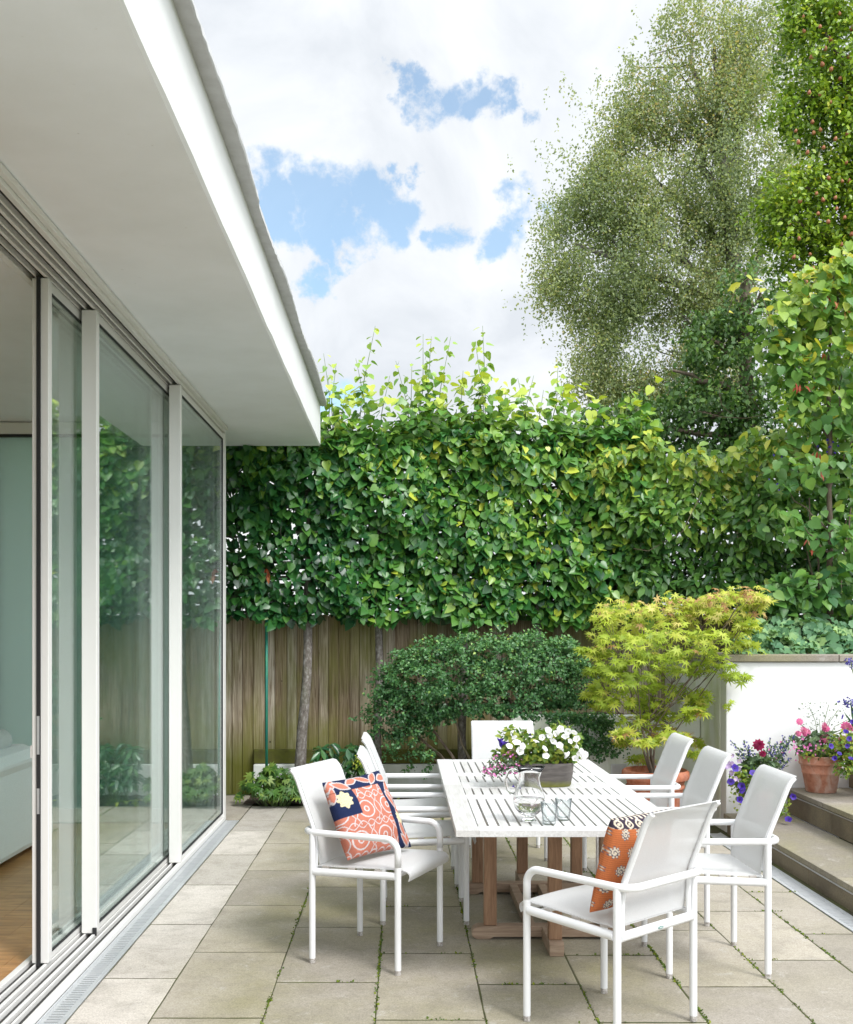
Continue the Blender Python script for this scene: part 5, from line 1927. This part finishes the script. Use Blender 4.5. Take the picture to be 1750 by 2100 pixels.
def sheet(profile, xs, thick, name, mat, parent, sag=.0):
    """a cloth panel: profile of (y, z) swept over the x positions, given a thickness"""
    n, m = len(profile), len(xs)
    tn = []
    for i in range(n):
        a = profile[max(i - 1, 0)]; b = profile[min(i + 1, n - 1)]
        d = Vector((b[0] - a[0], b[1] - a[1])).normalized(); tn.append((-d.y, d.x))
    V = []
    for sgn in (0, 1):
        for j, x in enumerate(xs):
            q = 1 - (2 * j / (m - 1) - 1) ** 2
            for i, (y, z) in enumerate(profile):
                e = sag * q * math.sin(math.pi * i / (n - 1))
                V.append((x, y - tn[i][0] * (thick * sgn + e), z - tn[i][1] * (thick * sgn + e)))
    Fc = []
    o2 = n * m
    for j in range(m - 1):
        for i in range(n - 1):
            a = j * n + i
            Fc.append((a, a + n, a + n + 1, a + 1)); Fc.append((o2 + a, o2 + a + 1, o2 + a + n + 1, o2 + a + n))
    for j in range(m - 1):
        a, b = j * n, (j + 1) * n
        Fc.append((a, o2 + a, o2 + b, b)); a += n - 1; b += n - 1
        Fc.append((a, b, o2 + b, o2 + a))
    for i in range(n - 1):
        Fc.append((i, i + 1, o2 + i + 1, o2 + i)); a = (m - 1) * n + i
        Fc.append((a, o2 + a, o2 + a + 1, a + 1))
    o = raw(name, V, Fc, mat, parent)
    return autosmooth(o, 50)


BACK = [(-.205, .470), (-.212, .53), (-.218, .60), (-.228, .645), (-.250, .70), (-.277, .765), (-.303, .83), (-.318, .868), (-.333, .897), (-.352, .917), (-.372, .923)]


def chair_proto():
    t = thing('garden_chair', 'white garden chair', 'chair')
    hw, fy, ry, r = .255, .2275, -.2275, .0160
    za, zj = .628, .50
    # arm rail: up from both front legs, round the back
    path = [(-hw, fy, zj), (-hw, fy, za), (-hw, ry - .056, za), (hw, ry - .056, za), (hw, fy, za), (hw, fy, zj)]
    b = MB(); b.tube(fillet(path, [.075, .072, .072, .075], 9), r, 12)
    b.build('arm_rail', M['white_metal'], t, smooth=True)
    for (x, y, ztop) in ((-hw, fy, zj), (hw, fy, zj), (-hw, ry, za - .004), (hw, ry, za - .004)):
        b = MB(); b.tube([(x, y, .022), (x, y, ztop)], r * .985, 12)
        lg = b.build('leg', M['white_metal'], t, smooth=False); autosmooth(lg)
        b = MB(); b.tube([(x, y, .0), (x, y, .023)], r * .93, 12); autosmooth(b.build('foot_cap', M['scuff'], lg))
    b = MB()
    for s in (-1, 1):
        b.tube([(s * hw, fy - .012, .456), (s * hw, ry + .012, .440)], .0185, 12)
    b.tube([(-hw + .012, ry, .434), (hw - .012, ry, .434)], .0185, 12)
    b.tube([(-hw + .012, fy - .03, .446), (hw - .012, fy - .03, .446)], .012, 10)
    autosmooth(b.build('seat_frame', M['white_metal'], t))
    # flat bars that carry the back sling
    prof = [(-.2265, .437)] + [(y - .012, z) for (y, z) in BACK[1:-1]]
    for s in (-1, 1):
        b = MB()
        b.tube([(s * .222, y, z) for (y, z) in prof], .011, 8, flat=1.0)
        autosmooth(b.build('back_bar', M['white_metal'], t))
    xs = [-.225 + .45 * i / 12 for i in range(13)]
    sheet(BACK, xs, .004, 'backrest', M['sling'], t, .010)
    seat = [(.272, .436), (.279, .452), (.277, .466), (.265, .477), (.245, .482), (.16, .481), (.05, .476), (-.06, .470), (-.15, .466), (-.205, .464)]
    xs = [-.240 + .48 * i / 12 for i in range(13)]
    sheet(seat, xs, .004, 'seat', M['sling'], t, .008)
    for s in (-1, 1):
        for y in (.12, -.02, -.16):
            b = MB()
            b.box(s * .246 - .006, s * .246 + .006, y - .016, y + .016, .462, .4735 - (.12 - y) * .028 + .004)
            b.build('sling_clip', M['clip'], t)
    return t


def chairs():
    proto = chair_proto()
    E = ('cushion chair', (-.123, 5.316), -114.0)
    spots = [((-.123, 5.316), -114.5, 'white sling armchair on the left holding the navy and coral patchwork cushion'),
             ((.852, 4.405), 41.7, 'white sling armchair nearest the camera, turned away, holding the orange cushion'),
             ((1.457, 5.20), 90, 'white sling armchair on the right, first along the table beside the steps'),
             ((1.425, 6.08), 90, 'white sling armchair in the middle of the right-hand side of the table'),
             ((1.440, 6.90), 90, 'white sling armchair on the right side in front of the large maple pot'),
             ((.12, 6.10), -90, 'white sling armchair on the left side, directly behind the cushion chair'),
             ((.112, 6.95), -90, 'white sling armchair on the left side nearest the fence'),
             ((.745, 7.69), 180, 'white sling armchair at the far end of the table facing the camera')]
    out = []
    for i, (p, a, lab) in enumerate(spots):
        o = proto if i == 0 else copy_tree(proto)
        o.location = (p[0], p[1], 0)
        o.rotation_euler = (0, 0, math.radians(a))
        tag(o, lab, 'chair', 'white sling armchairs around the table')
        out.append(o)
    # maker's badge on the rear rail of the near chair
    b = MB()
    pts = [(math.cos(k * math.pi / 8) * .017, .434 + math.sin(k * math.pi / 8) * .0055) for k in range(16)]
    b.prism(pts, 'y', -.2275 - .0200, -.2275 - .0178)
    bd = b.build('badge', plain('teal_badge', (.06, .20, .17), .4), None)
    bd.parent = out[1]
    b = MB()
    for k in range(5): b.box(-.010 + k * .0042, -.0078 + k * .0042, -.2275 - .0208, -.2275 - .0201, .4315, .4365)
    lt = b.build('badge_mark', M['white_metal'], None); lt.parent = bd
    return out


CH = chairs()


# ------------------------------------------------------------------ cushions
def pillow(name, corners, thick, colfn, label, n=120, flip=False):
    """corners BL, BR, TR, TL in world space; front face looks along (BR-BL) x (TL-BL)"""
    BL, BR, TR, TL = [np.array(c, float) for c in corners]
    g = np.linspace(0, 1, n)
    A, B = np.meshgrid(g, g)
    # edges pull in a little between the corners
    pin = .045
    A2 = A + pin * np.sin(np.pi * B) * (0.5 - A) * 2 * .5
    B2 = B + pin * np.sin(np.pi * A) * (0.5 - B) * 2 * .5
    base = ((1 - A2) * (1 - B2))[..., None] * BL + (A2 * (1 - B2))[..., None] * BR + (A2 * B2)[..., None] * TR + ((1 - A2) * B2)[..., None] * TL
    nrm = np.cross(BR - BL, TL - BL); nrm /= np.linalg.norm(nrm)
    prof = (np.clip(np.sin(np.pi * A) * np.sin(np.pi * B), 0, 1)) ** .42
    wr = 1 + .05 * np.sin(A * 17 + B * 5) * (1 - prof) * 2 + .03 * np.sin(B * 23 - A * 6)
    off = thick / 2 * prof * wr
    front = base + off[..., None] * nrm
    back = base - off[..., None] * nrm
    V = np.concatenate([front.reshape(-1, 3), back.reshape(-1, 3)])
    C = colfn(A, B)
    colr = np.concatenate([C.reshape(-1, 3), C.reshape(-1, 3)])
    colr = np.concatenate([colr, np.ones((len(colr), 1))], 1)
    Fc = []
    o2 = n * n
    for j in range(n - 1):
        for i in range(n - 1):
            a = j * n + i
            Fc.append((a, a + 1, a + n + 1, a + n)); Fc.append((o2 + a, o2 + a + n, o2 + a + n + 1, o2 + a + 1))
    o = raw(name, V, Fc, M['cushion'], None, True, colors=colr)
    tag(o, label, 'cushion')
    return o


def pat_patchwork(A, B):
    coral = np.array([.44, .155, .105]); navy = np.array([.012, .020, .062]); cream = np.array([.60, .53, .34]); white = np.array([.50, .46, .46])
    C = np.empty(A.shape + (3,)); C[:] = coral
    # rings, dots and interlaced lines on the coral patch
    cs = .36
    row = np.floor(B / cs)
    fx = (A / cs + .5 * (row % 2)) % 1 - .5; fy = (B / cs) % 1 - .5
    d = np.hypot(fx, fy * 1.0)
    wht = (np.abs(d - .30) < .024) & ((np.floor(np.arctan2(fy, fx) * 6) % 4) != 5)
    wht |= (np.abs(d - .09) < .022)
    for s in (-1, 1):
        w = .10 * np.cos((B / cs) * 2 * np.pi) * s
        fx2 = (A / cs + .5 * (row % 2)) % 1
        fx2 = np.minimum(fx2, 1 - fx2)
        wht |= np.abs(fx2 - np.abs(w) - .02) < .017
    for s in (-1, 1):
        w = .11 * np.cos((A / cs) * 2 * np.pi * 1.5) * s
        fy2 = (B / cs) % 1; fy2 = np.where(fy2 > .5, fy2 - 1, fy2)
        wht |= np.abs(fy2 - w) < .017
    C[wht] = white
    nv = (A > .755) | (B > .83) | ((A < .285) & (B > .50))
    C[nv] = navy
    # leaves on the navy border
    lv = [(.05, .93, .9, .09, .035), (.17, .90, -.5, .10, .04), (.36, .94, .3, .10, .035), (.55, .93, -.4, .11, .035), (.73, .92, .6, .11, .035), (.90, .90, .2, .09, .04), (.90, .74, 1.2, .12, .04), (.86, .60, 1.9, .10, .035),
          (.94, .48, 1.1, .11, .035), (.88, .22, 1.8, .10, .04), (.94, .10, 1.0, .10, .035), (.03, .80, 1.4, .09, .03), (.95, .64, 2.2, .09, .03), (.87, .08, 2.2, .08, .03)]
    for (a, b, th, l, w) in lv:
        x = (A - a) * math.cos(th) + (B - b) * math.sin(th); y = -(A - a) * math.sin(th) + (B - b) * math.cos(th)
        q = (np.abs(x) / l) ** 1.6 + (np.abs(y) / w) ** 1.3
        C[(q < 1.55) & nv] = white * .9
        C[(q < 1.0) & nv] = coral * 1.05
    for (a, b, s) in ((.135, .715, 1.0), (.905, .36, .72)):
        th = np.arctan2(B - b, A - a); r = np.hypot((A - a) * 1.25, B - b)
        m = (r < (.105 + .014 * np.cos(th * 8)) * s) & nv
        C[m] = cream
        C[m & (np.abs(np.sin(th * 5 + r * 60)) < .14)] = cream * .62
    # seams
    C[(np.abs(A - .755) < .006) | ((np.abs(B - .83) < .006))] *= .6
    return C


def pat_orange(A, B):
    org = np.array([.54, .165, .060]); dk = np.array([.045, .035, .055]); cream = np.array([.66, .58, .46])
    C = np.empty(A.shape + (3,)); C[:] = org
    rib = .86 + .14 * np.sin(B * 2 * np.pi * 46)
    C *= rib[..., None]
    cs = .19
    row = np.floor(B / cs)
    fx = (A / cs + .5 * (row % 2)) % 1 - .5; fy = (B / cs) % 1 - .5
    th = np.arctan2(fy, fx); d = np.hypot(fx * 1.15, fy)
    m = d < .30 + .06 * np.cos(th * 9)
    C[m] = dk * 1.5 + .05
    C[(np.abs(d - .25) < .045) & (np.cos(th * 9) > -.25)] = cream
    C[np.abs(d - .13 - .035 * th / np.pi) < .040] = cream
    C[d < .045] = cream
    band = B > .90
    C[band] = dk
    bx = (A * 7) % 1 - .5; by = (B - .95) / .10
    r = np.hypot(bx, by); t2 = np.arctan2(by, bx)
    C[band & (np.abs(r - .30 - .06 * np.sin(t2 * 2)) < .075)] = cream
    C[band & (r < .13)] = cream * .9
    C[band & (np.abs(by) > .40) & (np.sin(A * 90) > .2)] = cream * .9
    return C


def cushions():
    # leaning on the left chair
    BLp, BRp = np.array([-.262, 5.118, .505]), np.array([.045, 5.440, .505])
    TLp, TRp = np.array([-.392, 5.215, .862]), np.array([-.125, 5.545, .880])
    pillow('cushion', (BLp, BRp, TRp, TLp), .17, pat_patchwork, 'square cushion with navy border and coral ringed print, on the left chair', 150)
    # upright in the near chair
    c = Vector((.852, 4.405, 0)); a = math.radians(41.7)
    R = Vector((math.cos(a), math.sin(a), 0)); Fw = Vector((-math.sin(a), math.cos(a), 0))
    def L(x, y, z): return tuple(c + R * x + Fw * y + Vector((0, 0, z)))
    # front looks along +forward: left/right swap so the normal points that way
    pillow('cushion', (L(.175, -.100, .500), L(-.235, -.080, .500), L(-.225, -.178, .880), L(.175, -.190, .880)), .15, pat_orange, 'orange block-printed cushion with cream motifs, leaning in the nearest chair', 150)


cushions()


# ------------------------------------------------------------------ on the table
def tabletop_things():
    zt = .7405
    # planter
    c = (.800, 5.985)
    t = thing('wooden_planter', 'old grey oval wooden trough standing on the table', 'planter', (c[0], c[1], zt))
    prof = [(.001, .0), (.86, .0), (.90, .008), (.97, .07), (1.0, .125), (.985, .131), (.93, .128), (.91, .105), (.001, .105)]
    b = MB()
    seg = 56
    V, Fc = [], []
    n = len(prof)
    for i in range(seg):
        a = 2 * math.pi * i / seg
        ca, sa = math.cos(a), math.sin(a)
        e = .72
        sx = math.copysign(abs(ca) ** e, ca) * .152; sy = math.copysign(abs(sa) ** e, sa) * .105
        for (r, z) in prof: V.append((c[0] + sx * r, c[1] + sy * r, zt + z))
    for i in range(seg):
        j = (i + 1) % seg
        for k in range(n - 1): Fc.append((i * n + k, j * n + k, j * n + k + 1, i * n + k + 1))
    b.add(V, Fc); autosmooth(b.build('body', M['planter'], t), 50)
    t = thing('white_petunias', 'white petunias with trailing pink flowers growing in wooden planter', 'flowering plant', (c[0], c[1], zt + .12))
    Yp = c[1] - .03
    blobs = [(1100, 1535, 62, 26, 1.3), (1140, 1520, 55, 30, 1.2), (1070, 1525, 38, 24, .7), (1165, 1545, 30, 22, .5), (1040, 1545, 30, 18, .4), (1050, 1505, 24, 14, .25), (1150, 1500, 30, 14, .4), (1100, 1555, 60, 10, .8)]
    P, d = sample_blobs(blobs, 1250, Yp, .9, .3); n = len(P)
    P[:, 2] = np.maximum(P[:, 2], zt + .10)
    cloud('foliage', T_ellip(.3), P, d * .4 + rv(n, .5) + np.array([0, -.5, .6]), rv(n, .7) + np.array([0, -.3, .1]), RNG.uniform(.024, .044, n), M['leaf_petunia'], t)
    bl = [(1060, 1522), (1072, 1530), (1055, 1512), (1118, 1535), (1120, 1550), (1148, 1528), (1163, 1548), (1138, 1505), (1128, 1508), (1145, 1500), (1160, 1510), (1150, 1495), (1170, 1520), (1185, 1530), (1188, 1545), (1180, 1555),
          (1193, 1540), (1112, 1512), (1100, 1520), (1067, 1540), (1178, 1502), (1090, 1510), (1165, 1500), (1196, 1552), (1183, 1515), (1155, 1535), (1045, 1530), (1135, 1520), (1200, 1547), (1125, 1497)]
    P = np.array([at(a, b_, Yp - .10 - random.uniform(0, .06)) for a, b_ in bl]); n = len(P)
    each('white_bloom', T_flower(5, .3, .88), P, rv(n, .5) + np.array([.05, -.9, .45]), rv(n, 1), RNG.uniform(.034, .050, n), M['petal_white'], t, RNG.uniform(0, .6, n))
    P = np.array([at(1027, 1524, Yp - .05), at(1025, 1520, Yp - .03), at(1077, 1505, Yp), at(1087, 1508, Yp), at(1052, 1612, Yp - .1)]); n = len(P)
    each('purple_bloom', T_flower(5, .5, .7), P, rv(n, .3) + np.array([-.8, -.5, .1]), rv(n, 1), np.array([.055, .05, .03, .03, .02]), M['petal_purple'], t)
    # pink trailer on the left
    blobs = [(1035, 1562, 34, 16, 1), (1015, 1580, 26, 12, .6), (1050, 1575, 20, 14, .5), (1055, 1550, 20, 14, .4), (1002, 1588, 10, 5, .1)]
    P, d = sample_blobs(blobs, 420, Yp - .06, .8, .2); n = len(P); P[:, 2] = np.maximum(P[:, 2], zt + .012)
    cloud('trailing_leaves', T_small(.36), P, rv(n, .6) + np.array([0, -.5, .7]), rv(n, .7), RNG.uniform(.012, .022, n), M['leaf_salvia'], t)
    P, d = sample_blobs(blobs, 92, Yp - .08, .9, .7); n = len(P); P[:, 2] = np.maximum(P[:, 2], zt + .016)
    each('pink_bloom', T_flower(6, .1, .7), P, rv(n, .5) + np.array([-.1, -.8, .6]), rv(n, 1), RNG.uniform(.010, .018, n), M['petal_magenta'], t)

    # glass jug
    c = (.572, 4.855)
    t = thing('glass_jug', 'clear glass water jug with looped handle, half full, on table', 'jug', (c[0], c[1], zt))
    out = [(.001, .0), (.032, .0), (.034, .004), (.026, .014), (.022, .020), (.040, .032), (.062, .055), (.0735, .085), (.0725, .108), (.064, .135), (.053, .165), (.047, .195), (.047, .220), (.053, .242)]
    inn = [(.0505, .2415), (.0445, .220), (.0445, .195), (.0505, .165), (.0615, .135), (.070, .108), (.071, .085), (.0595, .0565), (.038, .036), (.001, .030)]
    b = MB(); b.lathe(out + inn, (c[0], c[1], zt), 48)
    jug = b.build('body', M['jug_glass'], t, smooth=True)
    # pull the rim into a lip on the right
    for v in jug.data.vertices:
        z = v.co.z
        if z > .20:
            k = (z - .20) / .042
            a = math.atan2(v.co.y, v.co.x)
            f = max(0, math.cos(a)) ** 6 * k
            v.co.x += .020 * f; v.co.z += .006 * f + .003 * math.sin(a * 3) * k
    b = MB(); b.tube(fillet([(c[0] - .046, c[1], zt + .226), (c[0] - .085, c[1], zt + .238), (c[0] - .108, c[1], zt + .19), (c[0] - .098, c[1], zt + .135), (c[0] - .068, c[1], zt + .125)], .03, 6), .0058, 10)
    b.build('handle', M['jug_glass'], t, smooth=True)
    wt = [(.001, .0308), (.037, .0366), (.0588, .0569), (.0702, .085), (.0695, .1015), (.001, .1018)]
    b = MB(); b.lathe(wt, (c[0], c[1], zt), 48); b.build('water', M['water'], t, smooth=True)
    # tumblers
    for (x, y, lab) in ((.652, 4.775, 'clear glass tumbler on the table closest to the jug foot'), (.732, 4.880, 'clear glass tumbler farther right and behind the other one')):
        b = MB()
        b.lathe([(.001, 0), (.026, 0), (.029, .004), (.033, .05), (.0385, .098), (.0368, .0985), (.0312, .05), (.0265, .014), (.001, .011)], (x, y, zt), 36)
        t = thing('glass_tumbler', lab, 'glass', (x, y, zt), 'glass tumblers by the jug')
        b.build('body', M['clear_glass'], t, smooth=True)


tabletop_things()
